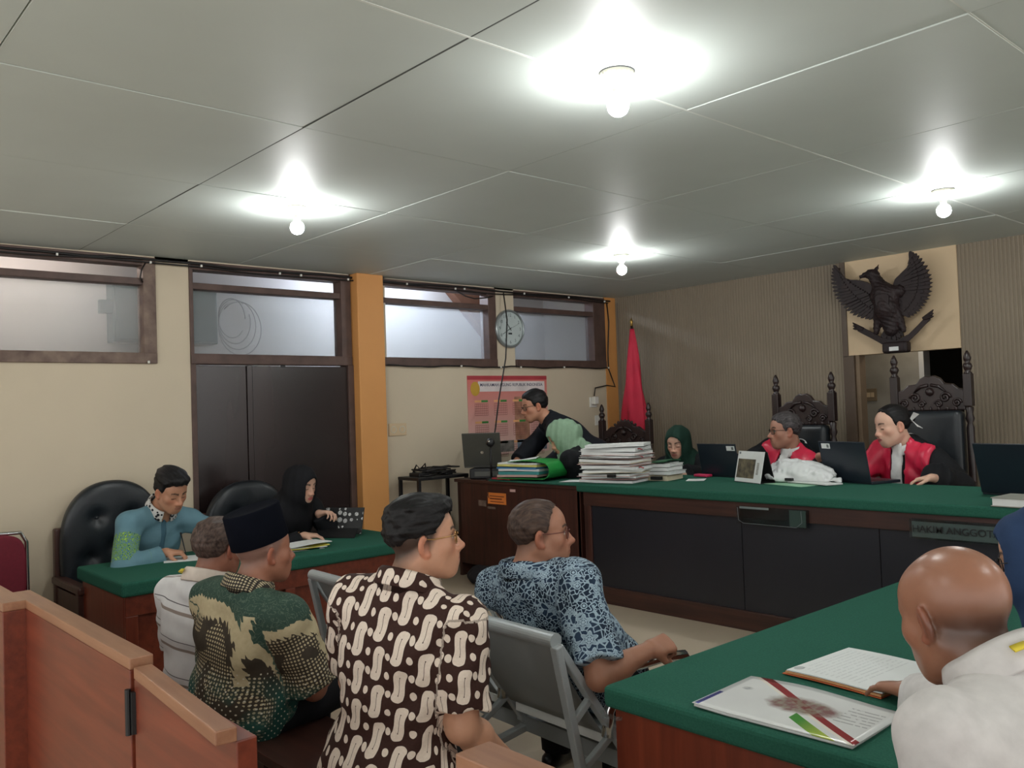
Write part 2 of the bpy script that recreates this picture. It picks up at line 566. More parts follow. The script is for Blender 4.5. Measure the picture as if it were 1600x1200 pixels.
def make_rig(head, yaw, pelvis, tyaw, pitch=0, roll=0, floor=0.0, female=False, fat=0.0, hs=1.0, shw=None,
             armL=None, armR=None, stand=False, jaw=1.0, neck_back=.02, knee=.43, splay=.10, hunch=0.0, feet=None, nk=.0, legyaw=None):
    r = Rig(); r.female = female; r.fat = fat; r.hs = hs
    r.H = V3(*head); r.M = head_matrix(yaw, pitch, roll)
    tf = V3(math.cos(R_(tyaw)), math.sin(R_(tyaw)), 0); tr = V3(math.sin(R_(tyaw)), -math.cos(R_(tyaw)), 0)
    r.tf, r.tr = tf, tr
    r.P = V3(*pelvis)
    r.N = r.H+r.M@V3(0, -.045, -.075)*hs-V3(0, 0, .070+nk)-tf*neck_back     # base of the neck
    sp = unit(r.N-r.P); r.sp = sp
    r.fw = unit(tf-sp*(tf@sp)); r.rt = np.cross(r.fw, sp)
    r.L = np.linalg.norm(r.N-r.P)
    shw = shw or (.165 if female else .188); r.shw = shw
    C = r.N-sp*.055
    r.sh = {s: C+r.rt*shw*s+r.fw*(.01+hunch)-sp*.005 for s in (-1, 1)}
    A = np.stack([r.rt, r.fw, sp], 1); r.A = A
    f = fat
    L = r.L
    r.torso = [
        (('el', r.N-sp*.20+r.fw*.005, A, (.150+.01*f+(shw-.188)*.6, .105+.02*f, .185)), .05),
        (('el', r.P+sp*L*.38+r.fw*(.005+.03*f), A, (.140+.03*f, .105+.045*f, .20)), .06),
        (('el', r.P+sp*.03, A, (.165+.02*f, .125+.03*f, .12)), .06),
    ]
    for s in (-1, 1):
        r.torso.append((('rc', r.N-r.fw*.012-sp*.005, r.sh[s]+sp*.005, .052, .052), .05))
        r.torso.append((('el', r.N-sp*.15-r.fw*.05+r.rt*s*.075, A, (.075, .05, .105)), .05))
    r.neck = (('rc', r.H+r.M@V3(0, -.028, -.060)*hs, r.N-sp*.02, (.050 if female else .056)*hs+.008*f, (.056 if female else .063)+.01*f), .03)
    r.ua, r.fa = (.275, .235) if not female else (.255, .22)
    r.arm = {}
    for s, a in ((-1, armL), (1, armR)):
        a = a or dict(to=r.P+tf*.30+tr*s*.14+V3(0, 0, .10))
        to = V3(*a['to']); pole = a.get('pole', r.rt*s*.5-V3(0, 0, 1)-tf*.4)
        E_, Wr = ik(r.sh[s], to, r.ua, r.fa, pole)
        if 'el' in a: E_, Wr = V3(*a['el']), to
        hd = V3(*a['d']) if 'd' in a else unit(Wr-E_)
        hn = V3(*a['n']) if 'n' in a else V3(0, 0, -1)
        r.arm[s] = dict(S=r.sh[s], E=E_, W=Wr, d=unit(hd), n=hn, curl=a.get('curl', .35), thumb=a.get('thumb', .4), point=a.get('point', False))
    r.floor = floor; r.leg = {}
    if legyaw is not None: tf = V3(math.cos(R_(legyaw)), math.sin(R_(legyaw)), 0)
    for s in (-1, 1):
        hip = r.P+tr*s*.088-V3(0, 0, .03)
        if stand:
            an = V3(hip[0], hip[1], floor+.09)+tr*s*.04+(V3(*feet) if feet is not None else 0)
            kn = (hip+an)/2+tf*.03
        else:
            kn = hip+tf*knee+tr*s*splay+V3(0, 0, .02)
            an = V3(kn[0], kn[1], floor+.09)-tf*.03
        r.leg[s] = (hip, kn, an)
    r.headshapes = [(to_world(p, r.H, r.M, hs), op, k*hs) for p, op, k in head_shapes(fat, jaw, female)]
    return r

def arm_shapes(r, s):
    a = r.arm[s]; k = .88 if r.female else 1.0; f = 1+.15*r.fat
    return [(('rc', a['S'], a['E'], .053*k*f, .043*k*f), .03),
            (('rc', a['E'], a['E']*.62+a['W']*.38, .041*k*f, .043*k*f), .015), (('rc', a['E']*.62+a['W']*.38, a['W'], .043*k*f, .028*k), .02)]

def skin_colors(r, P, skin, hair=(28, 24, 22), stubble=None, lips=(150, 88, 78), brow=True, closed=True, age=0.0):
    l2 = lambda c: np.array(lin(c)[:3])
    base = l2(skin); col = np.tile(base, (len(P), 1))
    q = (P-r.H)@r.M/r.hs
    x, y, z = q[:, 0], q[:, 1], q[:, 2]; ax = np.abs(x)
    near = (np.linalg.norm(q, axis=1) < .2)
    def blend(w, c):
        w = np.clip(w, 0, 1)*near
        col[:] = col*(1-w[:, None])+l2(c)[None, :]*w[:, None]
    red = tuple(int(v*k) for v, k in zip(skin, (1.0, .84, .80)))
    blend(.6*np.exp(-(((ax-.042)/.022)**2+((z+.03)/.022)**2))*(y > .03), red)
    blend(.6*np.exp(-((x/.016)**2+((z+.036)/.014)**2))*(y > .08), red)
    blend(.7*(ax > .076)*(y < .03)*(np.abs(z+.012) < .04), red)
    inl = 1-((x/.024)**2+((z+.067)/.0115)**2)
    blend(np.clip(inl*4, 0, 1)*(y > .075)*(.9 if r.female else .55), lips)
    blend(np.clip(1.3-np.abs(z+.0672)/.0013, 0, 1)*(ax < .021)*(y > .07)*.7, tuple(v*.5 for v in lips))
    if brow:
        t = np.clip((ax-.015)/.033, 0, 1); zz = .0215+.006*np.sin(t*2.4)-.003*t
        w = np.clip(1.6-np.abs(z-zz)/(.0038*(1.25-.6*t)), 0, 1)*(ax > .012)*(ax < .050)*(y > .035)
        blend(w*1.0, hair)
    zl = -.0075 if closed else .0045
    w = np.clip(1.5-np.abs(z-(zl-.10*(ax-.031)**2/.014))/.0024, 0, 1)*(ax > .017)*(ax < .046)*(y > .05)
    blend(w*1.0, (24, 18, 16))
    if not closed:
        d = np.sqrt((ax-.031)**2*.55+(z+.001)**2)
        op = np.clip(1.5-np.abs(z+.0015-(-.10*(ax-.031)**2/.014))/.0042, 0, 1)*(ax > .0185)*(ax < .0435)*(y > .05)
        blend(op*.9, (205, 196, 188)); blend(op*(np.abs(ax-.031) < .0062), (30, 20, 16))
    blend(np.clip(1.3-np.sqrt((ax-.006)**2+(z+.0455)**2)/.0035, 0, 1)*(y > .085)*.8, tuple(v*.4 for v in skin))
    if stubble:
        zs, c, amt = stubble
        hl = hair_line(y, zs)
        if zs == 'bald': blend(np.exp(-((z+.030)/.040)**2)*np.clip((.028-y)/.035, 0, 1)*np.clip((-.02-y)/.05+.65, 0, 1)*amt, c)
        else: blend(np.clip((z-hl)/.040+.55, 0, 1)*amt*np.clip((.095-y)/.02, 0, 1)*((ax < .083)|(z > .02)), c)
    if age:
        blend(age*.5*np.clip(np.sin(z*320)-.5, 0, 1)*(z > .035)*(z < .075)*(y > .05), tuple(v*.7 for v in skin))
        blend(age*np.clip(1.2-np.abs(ax-.018-.30*(-.035-z))/.003, 0, 1)*(z < -.035)*(z > -.07)*(y > .055)*.6, tuple(v*.62 for v in skin))
    return col

def hair_line(y, style):
    T = {'normal': ([-.12, -.085, -.045, -.012, .006, .018, .040, .062, .080, .12], [-.055, -.062, -.040, -.012, -.016, -.006, .040, .066, .074, .075]),
         'high':   ([-.12, -.085, -.045, -.012, .006, .018, .034, .050, .080, .12], [-.055, -.062, -.040, -.012, -.016, .004, .055, .088, .104, .11]),
         'top':    ([-.12, -.090, -.045, .000, .030, .045, .062, .080, .12], [-.012, -.008, .006, .016, .024, .042, .064, .074, .08]),
         'low':    ([-.12, -.085, -.045, -.012, .006, .020, .040, .062, .080, .12], [-.075, -.078, -.052, -.018, -.020, -.010, .034, .058, .066, .07]),
         'bald':   ([-.12, -.085, -.045, -.012, .010, .030, .12], [-.055, -.060, -.045, -.015, .000, .20, .3])}[style]
    return np.interp(y, *T)

def hair(r, root, base, m, style='normal', t=.009, top=.006, lump=.0025, res=.0055, name='hair', zmax=None, vol=None, seed=1, freq=170):
    F = Field((-.12, -.15, -.12), (.12, .14, .17), coarse=res)
    F.add(('el', V3(0, -.016, .030), I3, (.075, .094, .083)), .01)
    F.add(('el', V3(0, .040, .030), I3, (.060, .043, .052)), .03)
    def grow(A, X, Y, Z):
        h = Z-hair_line(Y, style).astype(np.float32)
        return A-(t*np.clip(h/.035+.22, .1, 1)+top*np.clip((Z-.05)/.05, 0, 1))
    F.apply(grow)
    if vol: 
        for c, rad in vol: F.add(('el', V3(*c), I3, rad), .02)
    def fn(A, X, Y, Z):
        h = Z-hair_line(Y, style).astype(np.float32)+.004*np.sin(X*240+1.3)+.003*np.sin(X*90)
        ear = np.sqrt((np.abs(X)-.085)**2+((Y+.008)/1)**2+((Z+.012)/1.5)**2)-.024
        return np.maximum(np.maximum(A, -h*.8), -ear)
    F.apply(fn)
    if zmax is not None: F.apply(lambda A, X, Y, Z: np.maximum(A, Z-zmax))
    F.wrinkle(lump, freq, seed, 6, (1, .35, 1))
    P, Q = F.mesh(); pl_ = P.copy(); P = r.H+(P*r.hs)@r.M.T
    return np_obj(name, P, Q, m, root, base, pat=pl_)

def body(r, root, base, m, skin, res=.005, coarse=.014, arms=(-1, 1), hands=True, hres=.0045, legs=False, **kw):
    sh = list(r.torso)+[r.neck]; hz = [(r.H, .135*r.hs, res)]
    for s in arms:
        sh += arm_shapes(r, s)
        a = r.arm[s]
        if hands:
            sh += hand_shapes(a['W'], a['d'], a['n'], -s, a['curl'], a['thumb'], .92 if r.female else 1.0, point=a['point'])
            hz.append((a['W']+a['d']*.085, .10, hres))
    if legs:
        for s in (-1, 1):
            h, k, an = r.leg[s]
            sh += [(('rc', h, k, .085, .058), .05), (('rc', k, an, .056, .040), .03), (('rc', an, an+r.tf*.14-V3(0, 0, .05), .04, .035), .03)]
    lo = np.min([Field.bounds(p, 0)[0] for p, *_ in sh+r.headshapes], 0)-.04; hi = np.max([Field.bounds(p, 0)[1] for p, *_ in sh+r.headshapes], 0)+.04
    F = Field(lo, hi, hz, coarse)
    for p, k in sh: F.add(p, k)
    F2 = Field(lo, hi, hz, coarse)
    for p, op, k in r.headshapes: (F2.add if op == '+' else F2.cut)(p, k)
    A, B = F.F, F2.F; k = .02
    h = np.maximum(k-np.abs(A-B), 0)/k
    F.F = np.minimum(A, B)-h*h*k*.25
    P, Q = F.mesh()
    return np_obj('body', P, Q, m, root, base, col=skin_colors(r, P, skin, **kw))

def garment_pat(r, P):
    q = P-r.P; x, y, z = q@r.rt, q@r.fw, q@r.sp
    side = np.clip((np.abs(x)-.10)/.05, 0, 1); top = np.clip((z-(r.L-.13))/.05, 0, 1)
    u = np.where(y < .03, x*1.05+np.sign(x)*np.clip(y+.07, 0, .2)*side*(1-top), 1.2-x*1.05)
    pat = np.stack([u, z+np.clip(y+.06, 0, .12)*top, np.zeros(len(P))], 1)
    dt = np.sqrt((x/1.25)**2+y**2)-.125
    for s in (-1, 1):
        a = r.arm[s]
        for A, B, rad, o in ((a['S'], a['E'], .06, 0), (a['E'], a['W'], .055, r.ua)):
            d = B-A; L = np.linalg.norm(d); u = d/L
            t = (P-A)@u; rel = P-A-np.clip(t, 0, L)[:, None]*u
            e1 = unit(np.cross(u, r.fw)); e2 = np.cross(u, e1)
            dist = np.linalg.norm(rel, axis=1)-rad
            m = (dist < dt-.0) & (dist < .05) & ((np.abs(x) > r.shw-.055) | (z < r.L-.22) ) & (t > -.02)
            pat[m] = np.stack([.075*np.arctan2(rel[m]@e1, rel[m]@e2)+3.0, -(t[m]+o), np.full(m.sum(), 1.0)], 1)
            dt = np.where(m, dist, dt)
    return pat

def shirt(r, root, base, m, name='shirt', sleeve='short', off=.013, flare=.012, hem=-.06, res=.008, near=None, wr=.0035, wf=38, seed=3,
          cuff=.72, extra=(), neck=.006, legs=0.0, cutneck=True):
    F0 = []
    for p, k in r.torso: F0.append((p, k, off))
    for s in (-1, 1):
        a = r.arm[s]; kk = (.88 if r.female else 1.0)*(1+.15*r.fat)
        if sleeve == 'short':
            e = a['S']*(1-cuff)+a['E']*cuff
            F0.append((('rcf', a['S'], e, .056*kk+off, .052*kk+off+flare), .035, 0))
        elif sleeve == 'long':
            F0.append((('rc', a['S'], a['E'], .056*kk+off, .050*kk+off), .03, 0))
            F0.append((('rcf', a['E'], a['E']*.06+a['W']*.94, .050*kk+off, .033*kk+off*.8+flare), .02, 0))
        elif sleeve == 'wide':
            F0.append((('rc', a['S'], a['E'], .058*kk+off, .070*kk+off), .04, 0))
            F0.append((('rcf', a['E'], a['E']*.10+a['W']*.90, .068*kk+off, .070*kk+off+flare), .03, 0))
    if legs:
        for s in (-1, 1):
            h, k_, an = r.leg[s]
            F0 += [(('rc', h, k_, .10, .085), .08, legs), (('rcf', k_, an, .085, .10), .08, legs)]
    F0 += list(extra)
    lo = np.min([Field.bounds(p, o)[0] for p, k, o in F0], 0)-.03; hi = np.max([Field.bounds(p, o)[1] for p, k, o in F0], 0)+.03
    F = Field(lo, hi, near or (), res)
    for p, k, o in F0: F.add(p, k, o)
    if hem is not None:
        c = r.P+r.sp*hem
        F.apply(lambda A, X, Y, Z: np.maximum(A, -((X-c[0])*r.sp[0]+(Y-c[1])*r.sp[1]+(Z-c[2])*r.sp[2])))
    F.wrinkle(wr, wf, seed, 6)
    if cutneck:
        (_, a, b, ra, rb), _k = r.neck
        F.cut(('rc', a, r.N-r.sp*.02, ra, rb+.002), .006, neck)
    P, Q = F.mesh()
    return np_obj(name, P, Q, m, root, base, pat=garment_pat(r, P))

def panel(r, root, base, m, name, test, off, res=.009, wr=.003, seed=3, wf=38):
    """a piece of cloth lying on the chest: the torso's surface pushed out and trimmed by test(x right, y forward, z up the spine)"""
    F0 = [(p, k, off) for p, k in r.torso]
    for s in (-1, 1): F0.append((('rc', r.sh[s], r.arm[s]['E'], .066, .066), .04, off*.6))
    lo = np.min([Field.bounds(p, o)[0] for p, k, o in F0], 0)-.02; hi = np.max([Field.bounds(p, o)[1] for p, k, o in F0], 0)+.02
    F = Field(lo, hi, (), res)
    for p, k, o in F0: F.add(p, k, o)
    F.wrinkle(wr, wf, seed, 6)
    def fn(A, X, Y, Z):
        x = (X-r.P[0])*r.rt[0]+(Y-r.P[1])*r.rt[1]+(Z-r.P[2])*r.rt[2]
        y = (X-r.P[0])*r.fw[0]+(Y-r.P[1])*r.fw[1]+(Z-r.P[2])*r.fw[2]
        z = (X-r.P[0])*r.sp[0]+(Y-r.P[1])*r.sp[1]+(Z-r.P[2])*r.sp[2]
        return np.maximum(np.maximum(A, -A-.03), test(x, y, z))
    F.apply(fn)
    (_, a, b, ra, rb), _k = r.neck
    F.cut(('rc', a, b, ra, rb), .004, .008)
    P, Q = F.mesh()
    return np_obj(name, P, Q, m, root, base, pat=garment_pat(r, P))

def collar(r, root, base, m, h=.040, rad=None, gap=16, t=.004, name='collar', drop=.0, flare=.020):
    (_, a, b, ra, rb), _k = r.neck
    ax = unit(unit(a-b)*.6+r.sp*.4); f = unit(r.fw-ax*(r.fw@ax)); rt = np.cross(f, ax)
    c0 = r.N+ax*.020; R0 = rad or rb+.012
    prof = [(R0+.006, -.030), (R0-.002, h*.6), (R0-.002, h), (R0+.004, h+.003), (R0+.011, h*.85), (R0+flare, -.010), (R0+flare-.003, -.015), (R0+.007, .004)]
    n = 40; vs = []; fs = []
    g = R_(gap)
    for i in range(n+1):
        th = g+(2*PI-2*g)*i/n
        front = max(0, math.cos(th))**2
        for rr, z in prof:
            zz = z-.020*front*(1 if rr > R0+.008 else .5)-drop*front+.012*max(0, -math.cos(th))
            p = c0+(f*math.cos(th)+rt*math.sin(th))*(rr+.006*front)+ax*zz
            vs.append(p-np.asarray(base))
    k = len(prof)
    for i in range(n):
        for j in range(k):
            j2 = (j+1) % k
            fs.append((i*k+j, i*k+j2, (i+1)*k+j2, (i+1)*k+j))
    mb = MB(); mb.add(vs, fs); mb.add([vs[j] for j in range(k)], [tuple(range(k))]); mb.add([vs[n*k+j] for j in range(k)], [tuple(range(k))])
    o = mb.build(name, m, root, smooth=True)
    a_ = o.data.attributes.new('pat', 'FLOAT_VECTOR', 'POINT')
    arr = np.array([[.0, 0, 0]]*len(o.data.vertices)); P = np.array([v.co[:] for v in o.data.vertices])+np.asarray(base)
    a_.data.foreach_set('vector', garment_pat(r, P).astype(np.float32).ravel())
    return o

def trousers(r, root, base, m, res=.016, off=.014, name='trousers'):
    sh = [(r.torso[2][0], .06, off)]
    for s in (-1, 1):
        h, k, an = r.leg[s]
        sh += [(('rc', h, k, .085, .064), .05, off), (('rcf', k, an-V3(0, 0, .02), .062, .055), .02, off)]
    lo = np.min([Field.bounds(p, o)[0] for p, k, o in sh], 0)-.03; hi = np.max([Field.bounds(p, o)[1] for p, k, o in sh], 0)+.03
    F = Field(lo, hi, (), res)
    for p, k, o in sh: F.add(p, k, o)
    F.wrinkle(.004, 30, 5)
    P, Q = F.mesh(); np_obj(name, P, Q, m, root, base)

def shoes(r, root, base, m):
    for s in (-1, 1):
        h, k, an = r.leg[s]; a = V3(an[0], an[1], r.floor+.042)
        F = Field(a-.22, a+.22, (), .014)
        F.add(('rc', a-r.tf*.05, a+r.tf*.13, .036, .034), .02); F.add(('rc', a-r.tf*.03, an-V3(0, 0, .02), .036, .038), .02)
        zf = r.floor+.004
        F.apply(lambda A, X, Y, Z: np.maximum(A, zf-Z))
        P, Q = F.mesh(); np_obj('shoe', P, Q, m, root, base)

def hijab(r, root, base, m, off=.012, res=.007, drape=.24, wr=.004, seed=2, face=(.056, .10, .082), facez=-.014, wf=55, back=.0, under=True, wide=.0, shoulders=True):
    H, M, hs = r.H, r.M, r.hs
    F0 = [(to_world(('el', V3(0, -.014, .030), I3, (.077, .097, .086)), H, M, hs), .02, off),
          (to_world(('el', V3(0, .040, .032), I3, (.064, .047, .056)), H, M, hs), .03, off*.8),
          (to_world(('el', V3(0, .016, -.05), I3, (.074, .066, .075)), H, M, hs), .04, off),
          (to_world(('el', V3(0, -.07-back, -.01), I3, (.055, .055, .06)), H, M, hs), .05, off),
          (('rc', H+M@V3(0, -.01, -.07)*hs, r.N-r.sp*.02+r.fw*.015, .082, .105), .06, off),
          (('el', r.N-r.sp*(drape*.5)+r.fw*.045, r.A, (.145+wide, .095, drape*.62)), .07, off),
          (('el', r.N-r.sp*(drape*.42)-r.fw*.045, r.A, (.135+wide, .080, drape*.5)), .07, off)]
    for s in (-1, 1) if shoulders else (): F0.append((('rc', r.N-r.sp*.01, r.sh[s]-r.sp*.02, .062, .062), .06, off))
    lo = np.min([Field.bounds(p, o)[0] for p, k, o in F0], 0)-.03; hi = np.max([Field.bounds(p, o)[1] for p, k, o in F0], 0)+.03
    F = Field(lo, hi, (), res)
    for p, k, o in F0: F.add(p, k, o)
    F.wrinkle(wr, wf, seed, 6, (1, 1, .45))
    F.cut(to_world(('rc', V3(0, .085, facez+.028), V3(0, .085, facez-.034), face[0], face[0]*.93), H, M, hs), .008)
    F.cut(to_world(('rc', V3(0, .135, facez+.028), V3(0, .135, facez-.030), face[0]*1.06, face[0]), H, M, hs), .008)
    P, Q = F.mesh()
    return np_obj('hijab', P, Q, m, root, base, pat=garment_pat(r, P))

def glasses(r, root, base, m, mg, rx=.024, rz=.017, name='glasses', half=False):
    mb = MB(); T = lambda v: Vector(r.H+r.M@V3(*v)*r.hs-np.asarray(base))
    lens = MB()
    for s in (-1, 1):
        ring = []
        for i in range(20):
            a = 2*PI*i/20; c = math.cos(a); sn = math.sin(a)
            x = rx*abs(c)**.7*(1 if c > 0 else -1); z = rz*abs(sn)**.7*(1 if sn > 0 else -1)
            ring.append((s*.033+x, .097-abs(s*.033+x)*.22, -.003+z))
        mb.tube([T(p) for p in ring], .0016, 6, closed=True)
        lens.add([T((p[0], p[1]+.0004, p[2])) for p in ring]+[T((p[0], p[1]-.0004, p[2])) for p in ring],
                 [tuple(range(20)), tuple(range(39, 19, -1))]+[(i, (i+1) % 20, 20+(i+1) % 20, 20+i) for i in range(20)])
        mb.tube([T((s*.056, .088, .004)), T((s*.072, .070, .006)), T((s*.079, .02, .004)), T((s*.080, -.006, .008)), T((s*.078, -.022, -.010))], .0016, 6)
    mb.tube([T((-.011, .098, .002)), T((0, .101, .005)), T((.011, .098, .002))], .0016, 6)
    g = mb.build(name, m, root, smooth=True)
    lens.build('lens', mg, g)
    return g

def watch(r, s, root, base, m, m2):
    a = r.arm[s]; u = unit(a['W']-a['E']); c = a['E']*.12+a['W']*.88
    mb = MB(); n = unit(-np.asarray(a['n'], float)-u*(-np.asarray(a['n'], float)@u)); w = np.cross(u, n)
    B = np.asarray(base); rr = .035 if not r.female else .030
    M = frame_matrix(c-B, w, n)
    mb.lathe([(rr, -.011), (rr+.004, -.010), (rr+.004, .010), (rr, .011)], (0, 0, 0), 20, M)
    o = mb.build('watch', m, root, smooth=True)
    f = MB(); f.lathe([(.016, 0), (.017, .003), (.014, .006)], (0, 0, 0), 16, frame_matrix(c-B+n*(rr+.002), w, np.cross(n, w)))
    f.build('watch_face', m2, o, smooth=True)
    return o

def lanyard(r, root, base, m, a0=60, a1=300):
    (_, a, b, ra, rb), _k = r.neck
    ax = unit(a-b); f = unit(r.fw-ax*(r.fw@ax)); rt = np.cross(f, ax); B = np.asarray(base)
    vs = []; fs = []; n = 24; R0 = rb+.034
    for i in range(n+1):
        th = R_(a0)+R_(a1-a0)*i/n
        d = f*math.cos(th)+rt*math.sin(th)
        p = r.N+d*(R0+.004)+ax*(.044-.020*max(0, math.cos(th)))
        for k, (o, z) in enumerate(((0, 0), (.008, -.012), (.010, -.010), (.002, .002))):
            vs.append(p+d*o+ax*z-B)
    for i in range(n):
        for j in range(4): fs.append((i*4+j, i*4+(j+1) % 4, (i+1)*4+(j+1) % 4, (i+1)*4+j))
    return MB().add(vs, fs).build('lanyard', m, root, smooth=True)

def person(label, r, group=None):
    b = (float(r.P[0]), float(r.P[1]), r.floor)
    return thing('person', label, 'person', b), b
# ------------------------------------------------------------------ shared materials
M_cream = mat('cream_wall_paint', (204, 190, 166), .75, .03, 1.5, bmp=.05, bscale=60)
M_white = mat('white_wall_paint', (214, 212, 208), .8, .02, 2)
M_corr = mat('corridor_paint', (196, 194, 192), .8, .03, 1.2)
M_ceil = mat('ceiling_paint', (198, 206, 201), .55, .03, 1.3, bmp=.03, bscale=8, spec=.3)
M_seam = mat('seam_filler', (226, 230, 224), .7)
M_seamd = mat('open_joint', (74, 78, 74), .9)
M_brown = mat('worn_brown_paint', (92, 70, 62), .55, c2=(70, 52, 46), scale=9, bmp=.1)
M_scuff = mat('scuffed_brown_paint', (128, 108, 94), .6, c2=(84, 64, 57), scale=11, bmp=.1)
M_orange = mat('orange_wall_paint', (210, 148, 84), .6, .03, 3)
M_rib = mat('brown_ribbed_board', (132, 120, 102), .6, .05, 1.6)
M_frame = mat('dark_door_frame', (84, 68, 54), .5, .06, 8)
M_panel = mat('cream_board', (206, 182, 148), .6, .03, 2)
M_door = mat('door_veneer', (46, 34, 33), .24, c2=(30, 22, 22), scale=3, stretch=(1, 1, .15), spec=.6)
M_floor = mat('floor_tile', (196, 180, 158), .35, .03, 2.5, spec=.4)
M_black = mat('black_plastic', (20, 20, 22), .45, .05)
M_cable = mat('cable_rubber', (22, 18, 17), .55)
M_clip = mat('white_plastic', (222, 220, 212), .5, .02)
M_glass = glass_mat('window_glass', (236, 238, 238), .15, .35, .03)
M_clear = glass_mat('clear_acrylic', (235, 240, 240), .10, .08)
M_lens = glass_mat('spectacle_lens', (240, 243, 243), .02)
M_green = mat('green_baize', (46, 96, 80), .9, c2=(38, 84, 70), scale=180, bmp=.2, bscale=420, spec=.1)
M_red = wood('red_stained_wood', (126, 58, 38), (94, 40, 26), .33, 'x')
M_redz = wood('red_stained_wood_upright', (126, 58, 38), (94, 40, 26), .33, 'z')
M_dark = wood('dark_stained_wood', (74, 44, 36), (48, 29, 25), .38, 'x')
M_darkz = wood('dark_stained_wood_upright', (78, 44, 36), (48, 29, 25), .38, 'z')
M_navy = mat('black_front_panel', (34, 35, 42), .35, .08, 2, stretch=(1, 1, .3))
M_carve = wood('carved_dark_wood', (50, 34, 32), (28, 20, 20), .35, 'z')
M_eagle = wood('carved_emblem_wood', (46, 34, 34), (30, 23, 25), .55, 'z', spec=.3)
M_leather = mat('black_leather', (30, 35, 40), .38, .1, 14, bmp=.12, bscale=120)
M_steel = mat('silver_painted_steel', (168, 174, 176), .34, .04, 4, metal=.15)
M_steeld = mat('grey_painted_steel', (146, 150, 150), .42, .05, 3, metal=.1)
M_chrome = mat('chrome', (215, 216, 216), .12, .02, metal=1.0)
M_paper = mat('white_paper', (222, 224, 222), .75, .02, 20)
M_paperc = mat('cream_paper', (216, 204, 176), .75, .03, 20)
M_pink = mat('pink_folder_card', (202, 164, 158), .7, .04, 10)
M_bulb = emit('lit_bulb', (252, 253, 252), BULB)
M_cera = mat('ivory_ceramic', (206, 204, 190), .35, .03)

def struct(mb, name, m, parent=None, **k):
    o = mb.build(name, m, parent, **k)
    if parent is None: o['kind'] = 'structure'
    return o

H = 2.65; PZ = .26            # ceiling height, height of the judges' platform

# ------------------------------------------------------------------ floor and platform
fl = struct(MB().box((-1.6, -9.5, -.06), (9, 1.8, 0)), 'floor', M_floor)
pl = MB().box((0, -3.40, 0.0), (9, 0, PZ-.02)).box((0, -3.43, PZ-.03), (9, 0, PZ)).build('platform', M_floor, fl, bevel=.006)

# ------------------------------------------------------------------ ceiling of 1 m boards
ce = struct(MB().box((-.12, -9.5, H+.012), (9, .12, H+.06)), 'ceiling', M_seam)
proto = None
g = random.Random(4)
for i in range(9):
    for j in range(9):
        x0, y1 = -.1+i, 0.14-1.04*j
        if proto is None:
            proto = MB().box((.002, -1.038, 0), (.998, -.002, .012)).build('ceiling_panel', M_ceil, ce, bevel=.002, segs=1); o = proto
        else:
            o = proto.copy(); COL.objects.link(o)
        o.location = (x0, y1, H-g.uniform(0, .0025)); o.rotation_euler = (g.uniform(-.0015, .0015), g.uniform(-.0015, .0015), 0)
# battens pressed into some of the joints
MB().box((.896, -9, H-.0015), (.904, .1, H+.002)).box((3.8955, -9, H-.002), (3.9045, .1, H+.002)).box((4.897, -9, H-.001), (4.903, .1, H+.002)).build('joint_strip', M_seam, ce)
MB().box((0, -5.066, H-.001), (9, -5.058, H+.002)).build('dark_joint', M_seamd, ce)
ce.children[-1].location.y = .04

# ------------------------------------------------------------------ left wall with doors and high windows
wl = MB()
wl.box((-.12, -9.5, 0), (0, -4.37, 1.94)).box((-.12, -3.11, 0), (0, 0.12, 1.94))
wl.box((-.12, -4.595, 1.94), (0, -4.37, H)).box((-.12, -3.11, 1.94), (0, -2.78, H)).box((-.12, -1.617, 1.94), (0, -1.389, H)).box((-.12, -.172, 1.94), (0, .12, H))
wl.box((-.12, -9.5, 1.94), (0, -7.4, H)).box((-.12, -9.5, 2.635), (0, 0, H))
wall_left = struct(wl, 'wall_left', M_cream)
p1 = struct(MB().box((-.02, -3.10, 0), (.10, -2.86, H)), 'trim_1', M_orange, bevel=.006)
struct(MB().box((-.02, -.17, 0), (.012, -.0, H)), 'trim_2', M_orange)

def window(name, y0, y1, mid, jl, jr, panes=1, scuff=False):
    w = tag(empty(name, (0, y0, 1.94)), kind='structure')
    B = (0, y0, 1.94)
    m = M_scuff if scuff else M_brown
    MB().box((-.10, y0, 1.937), (.022, y1, 2.008)).build('sill', m, w, bevel=.004, base=B)
    MB().box((-.10, y0, mid-.022), (.006, y1, mid+.022)).build('rail', M_brown, w, bevel=.003, base=B)
    MB().box((-.10, y0, 2.585), (.012, y1, 2.64)).build('head_rail', M_brown, w, bevel=.003, base=B)
    if jl: MB().box((-.10, y0, 1.94), (.016, y0+jl, 2.64)).build('jamb', m, w, bevel=.004, base=B)
    if jr: MB().box((-.10, y1-jr, 1.94), (.018, y1, 2.64)).build('jamb', m, w, bevel=.004, base=B)
    MB().box((-.062, y0+jl, 2.0), (-.057, y1-jr, mid-.02)).build('glass_pane', M_glass, w, base=B)
    return w
w1 = window('window_1', -7.4, -4.595, 2.478, .08, .082, scuff=True)
MB().box((-.10, -6.05, 1.94), (.01, -5.98, 2.64)).build('mullion', M_brown, w1, base=(0, -7.4, 1.94))
w2 = window('window_2', -4.37, -3.11, 2.474, .025, .085)
window('window_3', -2.86, -1.617, 2.468, .0, .09)
window('window_4', -1.389, -.172, 2.472, .0, .17)

